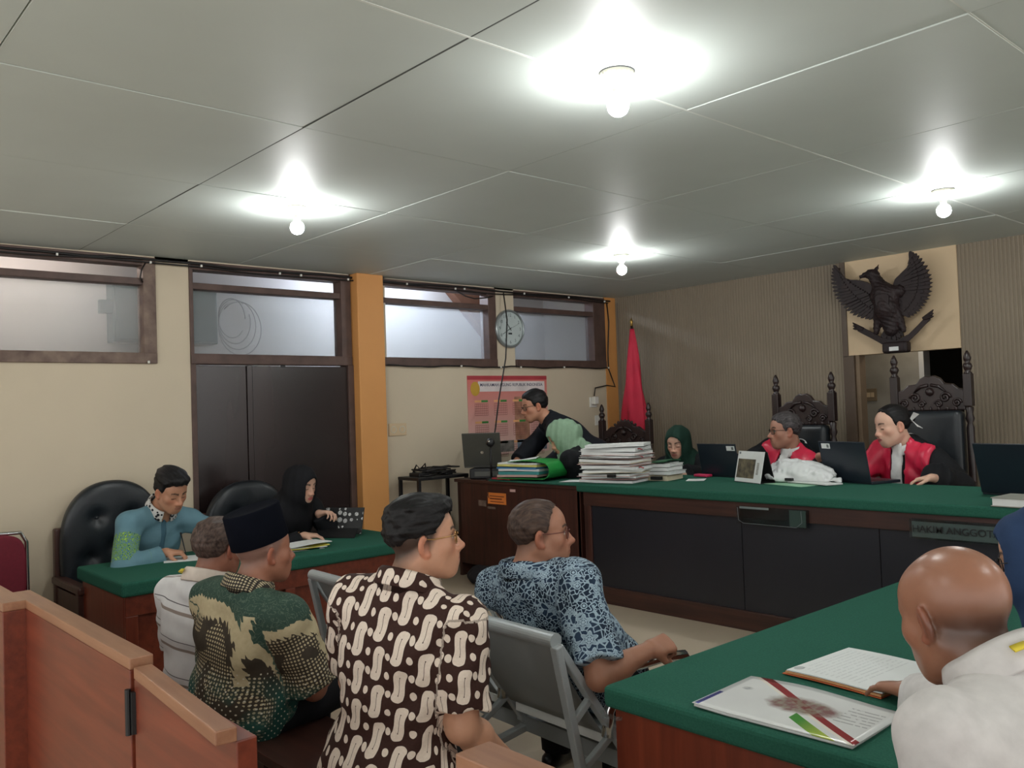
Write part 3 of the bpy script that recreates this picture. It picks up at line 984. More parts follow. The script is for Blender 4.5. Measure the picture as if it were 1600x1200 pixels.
# double door under window 2
d1 = tag(empty('door_1', (0, -4.37, 0)), kind='structure'); B = (0, -4.37, 0)
MB().box((-.10, -4.37, 0), (.012, -4.335, 1.94)).box((-.10, -3.15, 0), (.02, -3.10, 1.94)).build('door_frame', M_brown, d1, base=B, bevel=.003)
for y0, y1, x in ((-4.333, -3.968, -.045), (-3.925, -3.152, -.035)):
    lf = MB().box((x, y0, .01), (x+.035, y1, 1.928)).build('door_leaf', M_door, d1, base=B, bevel=.003)
st = MB().box((-.05, -3.966, .01), (.004, -3.927, 1.93)).build('door_post', M_door, d1, base=B, bevel=.003)
MB().box((-.012, -3.70, 1.915), (.004, -3.67, 1.94)).build('bolt', M_black, d1, base=B)
hd = MB().tube([(-.004, -3.86, 1.0), (.045, -3.86, 1.0), (.045, -3.75, 1.0)], .008, 8).build('door_handle', M_chrome, d1, base=B, smooth=True)

# corridor seen through the high windows
struct(MB().box((-1.42, -9.5, 0), (-1.3, 1.2, 3.0)), 'wall_corridor', M_corr)
struct(MB().box((-1.3, -9.5, 2.86), (-.12, 1.2, 2.92)).box((-.12, -9.5, 2.65), (-.10, 1.2, 2.92)), 'trim_corridor_ceiling', M_corr)
struct(MB().box((-1.3, .25, 0), (-.12, .35, 2.9)), 'wall_corridor_end', M_corr)
struct(MB().add([(-1.28, -1.25, 2.86), (-1.28, -.62, 2.25), (-1.28, -.62, 2.86), (-1.16, -1.25, 2.86), (-1.16, -.62, 2.25), (-1.16, -.62, 2.86)],
     [(0, 1, 2), (3, 5, 4), (0, 3, 4, 1), (1, 4, 5, 2), (2, 5, 3, 0)]), 'trim_stair_soffit', mat('brown_soffit', (120, 84, 66), .7))
ct2 = None
ct = thing('corridor_light', 'white tube light on the corridor ceiling behind the high windows', 'light', (-.72, -2.15, 2.83))
MB().box((-.05, -.62, 0), (.05, .62, .03)).build('light_body', M_clip, ct)
MB().tube([(0, -.6, -.025), (0, .6, -.025)], .016, 10).build('tube_lamp', emit('lit_tube', (226, 236, 255), CORR), ct, smooth=True)
ct2 = copy_tree(ct); ct2.location = (-.72, -5.4, 2.83); ct2.children[1].data = ct2.children[1].data.copy(); ct2.children[1].data.materials[0] = emit('added_dim_tube', (255, 240, 232), CORR*.3); ct2['label'] = 'second white tube light added unseen on the corridor ceiling, nearer the red chair end'  # unseen second tube, added to whiten the left window panes
cl_ = thing('corridor_camera', 'small black lamp head on a white arm behind the strip above the dark doors', 'lamp', (-1.3, -3.66, 2.66))
MB().tube([(0, -.25, -.02), (.03, -.02, .0)], .014, 8).build('arm', M_clip, cl_, smooth=True)
MB().lathe([(0, -.03), (.028, -.02), (.034, 0), (.026, .025), (0, .035)], (.04, .02, 0), 12).build('lamp_head', M_black, cl_, smooth=True)
mb_ = thing('meter_box', 'grey green metal meter box on the corridor wall behind the glass', 'meter box', (-1.3, -4.24, 2.2))
M_meter = mat('grey_green_metal', (74, 98, 96), .5, .04, 3)
MB().box((0, -.27, -.02), (.16, .56, .48)).build('box_body', M_meter, mb_, bevel=.01)
MB().box((.16, -.25, .0), (.17, .54, .46)).build('box_door', M_meter, mb_, bevel=.004)
MB().box((.16, -.36, .20), (.10, -.27, .30)).build('side_switch', M_meter, mb_)
MB().box((.17, -.02, .08), (.175, .02, .15)).build('label_plate', M_clip, mb_)
cc = MB()
for k in range(4):
    pts = []
    for i in range(25):
        a = i/24*2*PI*.9+k
        pts.append((-1.27+.01*k, -3.50+.12*math.cos(a)*(1+.2*k)+.02*k, 2.42+.17*math.sin(a)*(1+.12*k)-.03*k))
    cc.tube(pts, .004, 6)
tag(cc.build('cable_coil', mat('grey_cable', (150, 150, 150), .6), smooth=True), 'grey cable looped on the corridor wall beside the meter box', 'cable')

# ------------------------------------------------------------------ back wall: ribbed boards, doorway, cream panel
def ribs(x0, x1, z0, z1):
    v = []; f = []; n = int((x1-x0)/.028); w = (x1-x0)/n
    for i in range(n):
        for dx, y in ((0, 0), (.30*w, 0), (.42*w, -.006), (.88*w, -.006)):
            v += [(x0+i*w+dx, y, z0), (x0+i*w+dx, y, z1)]
    v += [(x1, 0, z0), (x1, 0, z1), (x1, .1, z0), (x1, .1, z1), (x0, .1, z0), (x0, .1, z1)]
    k = len(v)//2
    for i in range(k-1): f.append((2*i, 2*i+2, 2*i+3, 2*i+1))
    f.append((2*k-2, 0, 1, 2*k-1)); f.append(tuple(2*i for i in range(k))); f.append(tuple(2*i+1 for i in range(k)))
    return v, f
wb = MB(); wb.add(*ribs(0.0, 2.43, 0, H)); wb.add(*ribs(3.325, 8.9, 0, H))
wall_back = struct(wb, 'wall_back', M_rib)
MB().box((2.43, -.012, 1.893), (3.325, .1, H)).build('cream_panel', M_panel, wall_back)
MB().box((2.425, -.022, PZ), (2.515, .1, 1.893)).box((2.425, -.022, 1.88), (2.47, .02, H)).build('post', M_frame, wall_back, bevel=.004)
MB().box((2.515, 0.0, PZ), (2.55, .1, 1.893)).build('door_jamb', mat('tan_jamb', (120, 100, 78), .6), wall_back, bevel=.003)
struct(MB().box((2.2, .62, 0), (2.76, .7, 2.3)).box((1.3, .1, 2.2), (4.2, 1.9, 2.3)).box((2.12, .1, 0), (2.2, .7, 2.3)), 'wall_back_room', mat('grey_room_paint', (150, 144, 132), .7))
bl_ = thing('added_fill_lamp', 'small round lamp added unseen to brighten the room behind the doorway, above the cream panel', 'lamp', (2.7, .35, 2.17))  # added unseen lamp, brightens the grey wall seen through the doorway
MB().lathe([(.07, .0), (.07, -.02), (.0, -.02)], n=20).build('lamp_base', M_clip, bl_)
MB().lathe([(.05, -.02), (.045, -.05), (.0, -.06)], n=20).build('diffuser', emit('added_lamp_glow', (255, 246, 230), 22.0), bl_, smooth=True)
struct(MB().box((2.76, .60, 0), (2.80, .72, 2.3)), 'trim_3', M_white)
struct(MB().box((1.3, 1.8, 0), (4.3, 1.9, 2.3)).box((4.2, .1, 0), (4.3, 1.9, 2.3)).box((1.3, .7, 0), (1.4, 1.9, 2.3)), 'wall_back_room_far', mat('painted_dark_depth', (40, 38, 36), .8))  # dark paint stands in for the shade deep beyond the doorway
sp = thing('switch_plate', 'small brown switch plate on the grey wall inside the doorway', 'switch', (2.335, .62, 1.575))
MB().box((-.055, -.012, -.055), (.055, 0, .055)).build('plate', mat('brown_switch', (130, 112, 88), .5), sp, bevel=.004)
MB().box((-.03, -.018, -.02), (-.002, -.01, .02)).box((.004, -.018, -.02), (.032, -.01, .02)).build('rocker', M_panel, sp, bevel=.002)

# ------------------------------------------------------------------ ceiling lamps
def bulb_lamp(x, y, label, wide=True):
    t = thing('ceiling_lamp', label, 'lamp', (x, y, H), group='bare bulb ceiling lamps')
    if wide:
        MB().lathe([(.056, 0), (.058, -.004), (.050, -.020), (.044, -.024), (.043, -.028), (.034, -.031), (.031, -.034), (.024, -.052), (.020, -.056), (.0, -.056)], n=28).build('ceramic_holder', M_cera, t, smooth=True)
        mb = MB()
        for k in range(22):
            a = 2*PI*k/22
            mb.cbox((0, 0, 0), (.006, .004, .012), Matrix.Translation((.0535*math.cos(a), .0535*math.sin(a), -.012)) @ Matrix.Rotation(a, 4, 'Z'))
        tag(mb.build('rim_beads', M_cera, t), kind='stuff')
        MB().lathe([(.0595, .0), (.0595, -.004), (.0, -.004)], n=28).build('gasket', M_black, t)
    else:
        MB().lathe([(.048, 0), (.048, -.010), (.030, -.014), (.022, -.018), (.022, -.050), (.0, -.050)], n=24).build('ceramic_holder', M_cera, t, smooth=True)
    MB().lathe([(.017, -.054), (.0165, -.075), (.020, -.082), (.0, -.082)], n=20).build('bulb_neck', M_clip, t, smooth=True)
    prof = [(.018, -.080)]+[(.036*math.sin(a), -.112-.036*math.cos(a)) for a in [PI*(1-.12)-i*(PI*.88)/11 for i in range(11)]]+[(.0005, -.148)]
    MB().lathe(prof, n=20).build('bulb', M_bulb, t, smooth=True)
bulb_lamp(3.985, -4.507, 'bare lit bulb in a wide ridged holder, nearest and largest of the ceiling lamps')
bulb_lamp(1.765, -4.49, 'bare lit bulb in a small holder above the writing man at the left', False)
bulb_lamp(3.965, -1.85, 'bare lit bulb in a small holder at the right, close to the eagle emblem', True)
bulb_lamp(1.725, -1.88, 'bare lit bulb in a small holder, farthest lamp, near the wall clock corner', True)
bulb_lamp(3.985, -7.15, 'bare lit bulb of the row behind the wooden rail, assumed, unseen outside the picture')  # unseen lamps from here on, added by extending the ceiling grid
bulb_lamp(1.765, -7.15, 'bare lit bulb of the row behind the rail, beside the left wall, assumed, unseen outside the picture')
bulb_lamp(6.2, -4.5, 'bare lit bulb over the right side of the room, assumed, unseen outside the picture')
bulb_lamp(6.2, -1.86, 'bare lit bulb over the far right of the room, assumed, unseen outside the picture')

# ------------------------------------------------------------------ cables along the left wall
def wob(y0, y1, x, z, a, f, n=40, seed=0, r=.006):
    q = random.Random(seed); ph = q.uniform(0, 6)
    return [(x+.004*math.sin(i*1.3+ph), y0+(y1-y0)*i/n, z+a*math.sin(i*f+ph)+.4*a*math.sin(i*f*2.7)) for i in range(n+1)]
tag(MB().tube(wob(-7.3, -.1, .03, 2.618, .006, .5, 70, 1), .009, 6).build('cable', M_cable, smooth=True), 'thick black cable running just under the ceiling along the left wall', 'cable')
tag(MB().tube(wob(-7.3, -.15, .045, 2.595, .008, .33, 70, 2), .006, 6).build('cable', M_cable, smooth=True), 'thinner black cable hanging just below the thick one under the ceiling', 'cable')
tag(MB().tube([(.03, -2.1, 2.60), (.04, -1.98, 2.545), (.04, -1.88, 2.53), (.04, -1.75, 2.545), (.03, -1.66, 2.565)], .006, 6).build('cable', M_cable, smooth=True), 'short black cable sagging across the top of the window left of the clock', 'cable')
tag(MB().tube(wob(-2.8, -.15, .030, 1.938, .006, .6, 40, 3), .006, 6).build('cable', M_cable, smooth=True), 'black cable running along the window sill left and right of the clock', 'cable')
tag(MB().tube([(.02, -.14, 2.6), (.03, -.13, 2.4), (.03, -.16, 2.1), (.02, -.15, 1.93), (.02, -.10, 1.83), (.02, -.06, 1.75), (.02, -.18, 1.765), (.025, -.36, 1.74), (.025, -.38, 1.66)], .006, 6).build('cable', M_cable, smooth=True), 'black cable hanging down the orange corner strip to the plug', 'cable')
tag(MB().tube([(.02, -4.66, 2.60), (.03, -4.69, 2.55), (.03, -4.70, 2.50), (.02, -4.68, 2.47)], .005, 6).build('cable', M_cable, smooth=True), 'little loop of black cable at the left window corner', 'cable')
tag(MB().tube([(.05, -1.55, 2.60), (.12, -1.58, 2.35), (.22, -1.70, 2.0), (.40, -1.95, 1.65), (.52, -2.10, 1.42), (.575, -2.175, 1.31)], .006, 6).build('cable', M_cable, smooth=True), 'black cable dropping past the clock to the webcam', 'cable')
tag(MB().tube([(.05, -.02, 2.6), (.055, -.02, 1.9), (.05, -.02, 1.2), (.05, -.02, .5)], .005, 6).build('cable', mat('grey_cord', (120, 112, 104), .6), smooth=True), 'thin grey cord down the corner beside the flag', 'cable')
ORD = ['first', 'second', 'third', 'fourth', 'fifth', 'sixth', 'seventh', 'eighth', 'ninth', 'tenth', 'eleventh', 'twelfth', 'thirteenth']
cp = MB().box((0, -.006, -.008), (.014, .006, .008)).build('cable_clip', M_clip, None, bevel=.002)
tag(cp, 'tiny white plastic clip holding the cables along the left wall', 'clip', 'cable clips')
for k, (y, z) in enumerate([(-5.2, 2.60), (-4.64, 2.60), (-4.30, 2.605), (-3.72, 2.60), (-3.55, 2.60), (-3.15, 2.60), (-2.6, 2.605), (-2.1, 2.60), (-2.0, 2.605), (-1.30, 2.61), (-.72, 2.61), (-.21, 2.60), (-4.66, 1.945), (-2.05, 1.94), (-1.60, 1.935), (-1.36, 1.935), (-.80, 1.94), (-.17, 1.94)]):
    o = cp if k == 0 else cp.copy()
    if k: COL.objects.link(o)
    o.location = (.048 if z > 2.5 else .034, y, z)
    n_ = 12 if z > 2.5 else 6; k2 = k if z > 2.5 else k-12
    o['label'] = 'tiny white clip on the cable %s, %s from the left' % ('under the ceiling' if z > 2.5 else 'along the window sills', ORD[k2])
# ------------------------------------------------------------------ wall clock
ck = thing('wall_clock', 'round white wall clock with a silver rim between two high windows', 'clock', (0.002, -1.463, 2.284))
MX = frame_matrix((0, 0, 0), (0, 1, 0), (0, 0, 1))        # disc plane: local x = +y, local y = up, normal = +x
MB().lathe([(.150, 0), (.172, .002), (.174, .022), (.168, .034), (.158, .036), (.152, .026), (.150, .020)], n=48, M=MX).build('rim', mat('silver_plastic', (150, 156, 156), .3, .03, metal=.5), ck, smooth=True)
MB().lathe([(.151, 0), (.151, .0235), (.0, .0235)], n=48, M=MX).build('dial', mat('white_dial', (242, 243, 242), .6, .01), ck)
M_num = mat('grey_print', (120, 126, 130), .7, .02)
for k in range(1, 13):
    a = R_(90-30*k)
    text_mesh('numeral', str(k), .040, M_num, ck, frame_matrix((.0242, .122*math.cos(a), .122*math.sin(a)), (0, 1, 0), (0, 0, 1)))
mk = MB()
for k in range(60):
    a = R_(6*k); c, s_ = math.cos(a), math.sin(a)
    mk.bar((.024, .142*c, .142*s_), (.024, .148*c, .148*s_), .0016, .001, (1, 0, 0))
tag(mk.build('minute_marks', M_num, ck), kind='stuff')
def hand(nm, ang, l, w, b=.02):
    a = R_(90-ang); v = Vector((0, math.cos(a), math.sin(a)))
    MB().bar(Vector((.0262, 0, 0))-v*b, Vector((.0262, 0, 0))+v*l, w, .0015, (1, 0, 0)).build(nm, M_black, ck)
hand('hour_hand', 322, .075, .006); hand('minute_hand', 240, .105, .0045); hand('second_hand', 66, .115, .0015, .03)
MB().lathe([(.006, .020), (.006, .028), (.0, .028)], n=12, M=MX).build('pin', M_black, ck)
MB().box((.0236, -.022, -.052), (.0242, .022, -.036)).build('dial_mark', mat('dark_print', (50, 54, 60), .7), ck)
MB().lathe([(.156, .031), (.156, .033), (.0, .033)], n=48, M=MX).build('clock_glass', M_lens, ck)

# ------------------------------------------------------------------ sockets and plug
so = thing('wall_socket', 'cream double socket plate on the wall right of the orange pillar', 'socket', (.0, -2.70, 1.425))
MB().box((0, -.085, -.05), (.010, .085, .05)).build('plate', M_panel, so, bevel=.003)
for y in (-.042, .042):
    o = MB().lathe([(.026, 0), (.028, .012), (.024, .013), (.022, .006), (0, .006)], n=20, M=frame_matrix((0.0, y, 0), (0, 1, 0), (0, 0, 1))).build('outlet', M_cera, so, smooth=True)
    MB().box((.006, y-.012, -.004), (.0085, y-.006, .004)).box((.006, y+.006, -.004), (.0085, y+.012, .004)).build('pin_hole', M_black, o)
so = thing('wall_plug', 'white adapter plugged into a socket beside the orange corner strip', 'plug', (.0, -.38, 1.60))
MB().box((0, -.05, -.05), (.010, .05, .05)).build('plate', M_clip, so, bevel=.003)
MB().box((.010, -.03, -.02), (.06, .03, .055)).build('adapter', M_clip, so, bevel=.008)
so = thing('wall_socket', 'white socket plate below the plug beside the corner strip', 'socket', (.0, -.30, 1.42))
MB().box((0, -.06, -.05), (.010, .06, .05)).build('plate', M_clip, so, bevel=.003)
MB().lathe([(.026, 0), (.028, .012), (.022, .008), (0, .008)], n=20, M=MX).build('outlet', M_clip, so, smooth=True)

# ------------------------------------------------------------------ calendar poster
po = thing('calendar_poster', 'red and pink court calendar poster on the cream wall behind the standing man', 'poster', (.002, -1.964, 1.16))
pw, ph = .955, .70
m, t, b = new_mat('red_to_pink_print')
tc = t.nodes.new('ShaderNodeTexCoord'); sx = t.nodes.new('ShaderNodeSeparateXYZ'); t.links.new(tc.outputs['Object'], sx.inputs[0])
zz = E(t, sx.outputs[2]); t.links.new(mixc(t, (zz/ph).clamp(), lin((222, 190, 180)), lin((206, 108, 100))), b.inputs['Base Color']); b.inputs['Roughness'].default_value = .5
MB().box((0, 0, 0), (.004, pw, ph)).build('sheet', m, po)
MB().box((.004, 0, ph-.035), (.0046, pw, ph)).build('top_band', mat('crimson_print', (176, 62, 70), .5), po)
MB().box((.004, .12, ph-.14), (.0048, pw-.03, ph-.05)).build('title_band', mat('pale_print', (226, 216, 214), .5), po)
text_mesh('title_lettering', 'MAHKAMAH AGUNG REPUBLIK INDONESIA', .0385, mat('navy_print', (62, 60, 92), .6), po, frame_matrix((.005, .52, ph-.082), (0, 1, 0), (0, 0, 1)), bold=True)
MB().lathe([(.052, 0), (.052, .002), (.0, .002)], n=32, M=frame_matrix((.004, .085, ph-.115), (0, 1, 0), (0, 0, 1)), sy=1.2).build('gold_seal', mat('gold_print', (196, 156, 60), .5), po)
M_mg = mat('green_print', (66, 140, 66), .5); M_mo = mat('apricot_print', (236, 176, 120), .5); M_line = mat('faint_red_print', (150, 84, 78), .6); M_blockw = mat('brown_photo_print', (176, 128, 104), .6, .2, 14)
MB().box((.004, .54, .12), (.0045, .72, ph-.19)).build('photo_column', M_blockw, po)
for c in range(4):
    for r_ in range(3):
        y = .075+c*.222; z = ph-.215-r_*.185
        MB().box((.0046, y, z-.018), (.0052, y+.075, z)).build('month_name', M_mo, po)
        MB().box((.0046, y+.075, z-.018), (.0052, y+.150, z)).build('year_label', M_mg, po)
        mb = MB()
        for q in range(6): mb.box((.0046, y, z-.035-q*.020), (.005, y+.150, z-.032-q*.020))
        for q in range(8): mb.box((.0046, y+q*.0214, z-.135), (.005, y+.002+q*.0214, z-.032))
        mb.build('date_grid', M_line, po)
MB().box((.0045, .33, .02), (.0052, .52, .12)).build('photo', mat('grey_photo_print', (128, 124, 118), .6, .3, 20), po)
MB().box((.0045, .56, .02), (.0052, .93, .12)).build('photo', mat('blue_photo_print', (118, 130, 146), .6, .3, 16), po)

# ------------------------------------------------------------------ eagle emblem
eg = thing('eagle_emblem', 'dark carved wooden eagle emblem with spread wings above the doorway', 'emblem', (2.86, -.10, 2.265))
EM = frame_matrix((0, -.0, 0), (1, 0, 0), (0, 0, 1))     # x right, y up, z towards the room (-y)
def em(z): return frame_matrix((0, -z, 0), (1, 0, 0), (0, 0, 1))
def smooth_poly(pts, n=4):
    out = []; k = len(pts)
    for i in range(k):
        p0, p1, p2, p3 = pts[i-1], pts[i], pts[(i+1) % k], pts[(i+2) % k]
        for j in range(n):
            u = j/n
            out.append(tuple(.5*((2*p1[a])+(-p0[a]+p2[a])*u+(2*p0[a]-5*p1[a]+4*p2[a]-p3[a])*u*u+(-p0[a]+3*p1[a]-3*p2[a]+p3[a])*u**3) for a in (0, 1)))
    return out
def wing(tipline, inner):
    """tipline: outer edge from the raised tip to the lowest feather; inner: upper edge from the tip down to the shoulder"""
    core = smooth_poly([(p[0]*.88+inner[-1][0]*.12, p[1]*.88+inner[-1][1]*.12) for p in tipline]+[(inner[-1][0]*.5, -.10), inner[-1]]+inner[::-1][1:-1], 3)
    ar = sum(core[k-1][0]*core[k][1]-core[k][0]*core[k-1][1] for k in range(len(core)))
    w = MB().prism(core if ar > 0 else core[::-1], .030, em(.0)).build('wing', M_eagle, eg, bevel=.006)
    fe = MB(); sgn = 1 if tipline[0][0] > 0 else -1
    def along(pts, u):
        k = min(int(u*(len(pts)-1)), len(pts)-2); f = u*(len(pts)-1)-k
        return (pts[k][0]+(pts[k+1][0]-pts[k][0])*f, pts[k][1]+(pts[k+1][1]-pts[k][1])*f)
    def feather(a, b, w0, w1, t, z):
        a = Vector((*a, 0)); b = Vector((*b, 0)); d = (b-a).normalized(); n = Vector((-d.y, d.x, 0)); L = (b-a).length
        poly = [(p.x, p.y) for p in (a+n*w0, a+d*L*.7+n*w1, a+d*L*.92+n*w1*.8, b, a+d*L*.92-n*w1*.8, a+d*L*.7-n*w1, a-n*w0)]
        fe.prism(poly[::-1], t, em(z))
    N = 22
    for k in range(N):
        u = k/(N-1); tip = along(tipline, u)
        rt_ = along(inner, min(1, .35+u*.75)); rt_ = (rt_[0]*(1-.6*u), rt_[1]*(1-u)-.02*u)
        feather(rt_, tip, .007, .0125, .014, .028+.006*(k % 2))
    for q_, rr in enumerate((.80, .62)):
        for k in range(1, N-1):
            u = k/(N-1); tip = along(tipline, u); rt_ = along(inner, min(1, .35+u*.75)); rt_ = (rt_[0]*(1-.6*u), rt_[1]*(1-u)-.02*u)
            b = (rt_[0]+(tip[0]-rt_[0])*rr, rt_[1]+(tip[1]-rt_[1])*rr); a = (rt_[0]+(tip[0]-rt_[0])*(rr-.25), rt_[1]+(tip[1]-rt_[1])*(rr-.25))
            feather(a, b, .006, .011, .010, .036+.006*q_+.003*(k % 2))
    tag(fe.build('feathers', M_eagle, w), kind='stuff')
wing([(.19, .37), (.235, .345), (.275, .30), (.315, .235), (.338, .16), (.342, .10), (.328, .03), (.30, -.02), (.262, -.065), (.22, -.10), (.17, -.125)], [(.19, .37), (.20, .315), (.165, .262), (.095, .205), (.045, .14)])
wing([(-.42, .355), (-.438, .30), (-.446, .24), (-.44, .17), (-.42, .10), (-.385, .045), (-.34, -.015), (-.285, -.06), (-.22, -.092), (-.15, -.112), (-.09, -.12)], [(-.42, .355), (-.385, .275), (-.30, .222), (-.20, .20), (-.09, .12)])
F = Field((-.26, -.16, -.38), (.24, .08, .34), (), .007)
for p, k in ((('rc', V3(.0, -.05, -.03), V3(-.02, -.05, .08), .094, .078), .03), (('rc', V3(-.08, -.04, .06), V3(.09, -.04, .08), .05, .05), .04), (('rc', V3(-.02, -.05, .08), V3(-.075, -.055, .19), .060, .044), .03), (('el', V3(-.10, -.06, .235), I3, (.050, .036, .040)), .03),
             (('rc', V3(-.14, -.062, .240), V3(-.185, -.066, .228), .022, .012), .012), (('rc', V3(-.185, -.066, .228), V3(-.196, -.066, .205), .010, .004), .004), (('rc', V3(-.07, -.055, .262), V3(-.052, -.05, .300), .016, .004), .01),
             (('rc', V3(.0, -.04, -.06), V3(.02, -.035, -.20), .078, .055), .04)):
    F.add(p, k)
for s in (-1, 1): F.add(('rc', V3(s*.065, -.04, -.08), V3(s*.105+.01, -.045, -.215), .042, .020), .02)
F.wrinkle(.003, 190, 3, 6)
P, Q = F.mesh(); np_obj('body', P, Q, M_eagle, eg)
tl = MB()
for k in range(9):
    a = R_(-90+(k-4)*9+4); d = Vector((math.cos(a), math.sin(a), 0)); n = Vector((-d.y, d.x, 0)); c = Vector((.01, -.15, 0)); L = .165-.004*abs(k-4)
    tl.prism([(p.x, p.y) for p in (c+n*.010, c+d*L*.8+n*.017, c+d*L, c+d*L*.8-n*.017, c-n*.010)], .022, em(.012+.008*(k % 2)))
tl.build('tail', M_eagle, eg, bevel=.003)
MB().prism(smooth_poly([(-.045, .06), (.045, .06), (.05, .0), (.035, -.055), (0, -.085), (-.035, -.055), (-.05, .0)], 3)[::-1], .016, em(.118)).build('shield', M_eagle, eg, bevel=.004)
rb = MB()
def ribf(u, v):
    P_ = [(-.25, -.165), (-.20, -.195), (-.13, -.235), (-.05, -.285), (.06, -.315), (.15, -.275), (.215, -.215), (.265, -.165), (.305, -.130)]
    k = min(int(u*8), 7); f = u*8-k; f2 = f
    x = P_[k][0]+(P_[k+1][0]-P_[k][0])*f2; z = P_[k][1]+(P_[k+1][1]-P_[k][1])*f2
    return (x, -.062+.03*abs(x)/.25, z+(v-.5)*.052)
rb.slab(ribf, 24, 2, .014)
for s in (-1, 1):
    for k in (-1, 0, 1):
        e = Vector(ribf(0 if s < 0 else 1, .5)); rb.tube([e-Vector((s*.05, .0, .015)), e+Vector((s*.012, -.01, .010+.016*k)), e+Vector((s*.030, -.012, .020+.024*k))], [.015, .011, .004], 6)
rb.build('ribbon', M_eagle, eg, bevel=.003)
MB().box((-.035, -.10, -.385), (.155, -.01, -.30)).build('base_block', M_eagle, eg, bevel=.02, segs=3)
MB().box((.025, -.1035, -.368), (.095, -.10, -.338)).build('sticker', M_paper, eg)

# ------------------------------------------------------------------ judges' bench
jb = thing('judge_bench', 'long dark wooden judges bench with green cloth top and black front panels', 'bench', (1.76, -2.44, PZ))
B = (1.76, -2.44, PZ)
MB().box((1.74, -2.46, .985), (6.2, -1.56, 1.04)).build('cloth_top', M_green, jb, bevel=.014, segs=3, base=B)
MB().box((1.78, -2.43, .895), (6.15, -2.40, .985)).build('top_rail', M_dark, jb, bevel=.003, base=B)
MB().box((1.78, -2.43, PZ), (6.15, -2.40, .37)).build('plinth', M_dark, jb, bevel=.003, base=B)
for x in (1.78, 4.62, 5.9):
    MB().box((x, -2.425, .37), (x+.06, -2.40, .895)).build('stile', M_darkz, jb, bevel=.003, base=B)
for x0, x1 in ((1.84, 2.995), (3.0, 3.795), (3.80, 4.62), (4.68, 5.9)):
    MB().box((x0, -2.412, .37), (x1, -2.39, .895)).build('front_panel', M_navy, jb, base=B)
MB().box((1.78, -2.40, PZ), (1.81, -1.60, .985)).build('side_panel', M_darkz, jb, base=B)
MB().box((6.12, -2.40, PZ), (6.15, -1.60, .985)).build('side_panel', M_darkz, jb, base=B)
def plate(x0, x1, z0, z1, label, txt=None):
    t = thing('name_plate', label, 'sign', ((x0+x1)/2, -2.462, z0)); w = x1-x0; h = z1-z0
    MB().box((-w/2, 0, 0), (w/2, .004, h)).build('holder_sheet', M_clear, t)
    MB().box((-w/2, .004, 0), (w/2, .030, .003)).box((-w/2, .026, 0), (w/2, .030, h)).build('holder_back', M_clear, t)
    if txt:
        text_mesh('lettering', txt, .047, M_black, t, frame_matrix((0, -.0008, h*.5), (1, 0, 0), (0, 0, 1)), bold=True)
        MB().box((-w/2+.01, .006, .008), (w/2-.01, .007, h-.012)).build('insert_card', mat('dull_grey_card', (104, 112, 108), .6, .1, 12), t)
    else:
        MB().tube([(-w*.48, -.001, .09), (-w*.47, -.002, .02), (-w*.40, -.002, .004), (w*.36, -.002, .003), (w*.44, -.001, .03), (w*.43, -.001, .09)], .0012, 6).build('edge_tape', M_num, t, smooth=True)
        MB().box((-w*.45, -.001, h-.012), (-w*.02, 0, h)).build('glint_strip', mat('painted_glint', (120, 130, 130), .5), t)  # pale strip painting a glare streak on the clear holder
        MB().box((w*.26, .006, .004), (w*.48, .010, h-.004)).build('green_card', mat('grey_green_card', (74, 92, 84), .6), t)
plate(3.00, 3.43, .868, .965, 'clear acrylic name plate holder without lettering on the bench front, left one')
plate(3.97, 4.39, .868, .962, 'clear acrylic name plate reading HAKIM ANGGOTA on the bench front, right one', 'HAKIM ANGGOTA')

# ------------------------------------------------------------------ clerk's desk and side table
cd = thing('clerk_desk', 'dark brown wooden clerk desk with green cloth at the left end of the bench', 'desk', (.36, -2.42, PZ))
B = (.36, -2.42, PZ)
MB().box((.36, -2.42, .995), (1.735, -1.96, 1.02)).build('desk_top', M_dark, cd, bevel=.004, base=B)
MB().box((.80, -2.43, 1.02), (1.735, -1.96, 1.028)).build('green_cloth', M_green, cd, base=B)
MB().box((.40, -2.40, .36), (1.72, -2.375, .995)).build('front_panel', M_darkz, cd, bevel=.003, base=B)
for x in (.38, 1.695):
    MB().box((x, -2.40, PZ), (x+.03, -1.98, .995)).build('side_panel', M_darkz, cd, base=B)
t = thing('orange_sign', 'small orange sticker sign on the clerk desk front', 'sign', (.86, -2.4065, .93))
MB().box((-.105, 0, -.085), (.105, .003, .0)).build('sticker', mat('orange_print', (226, 130, 60), .5), t)
m_ = mat('brown_print', (120, 60, 30), .6)
MB().box((-.08, -.0006, -.030), (.085, 0, -.022)).box((-.08, -.0006, -.050), (.06, 0, -.040)).box((-.075, -.0006, -.070), (.08, 0, -.064)).build('print_lines', m_, t)
MB().tube([(-.095, -.001, .0), (-.098, -.002, -.02), (-.088, -.002, -.04)], .003, 6).build('hook', M_black, t)
t = thing('paper_label', 'faded torn paper label under the orange sign on the clerk desk', 'label', (.75, -2.405, .84))
MB().box((-.11, 0, -.02), (-.02, .002, .025)).box((.0, 0, -.035), (.09, .002, -.018)).build('scrap', mat('faded_label', (116, 96, 84), .7, .2, 30), t)
t = thing('paper_label', 'tiny white label at the top edge of the clerk desk front', 'label', (1.04, -2.405, .955))
MB().box((-.03, 0, -.01), (.03, .002, .01)).build('scrap', M_pink, t)

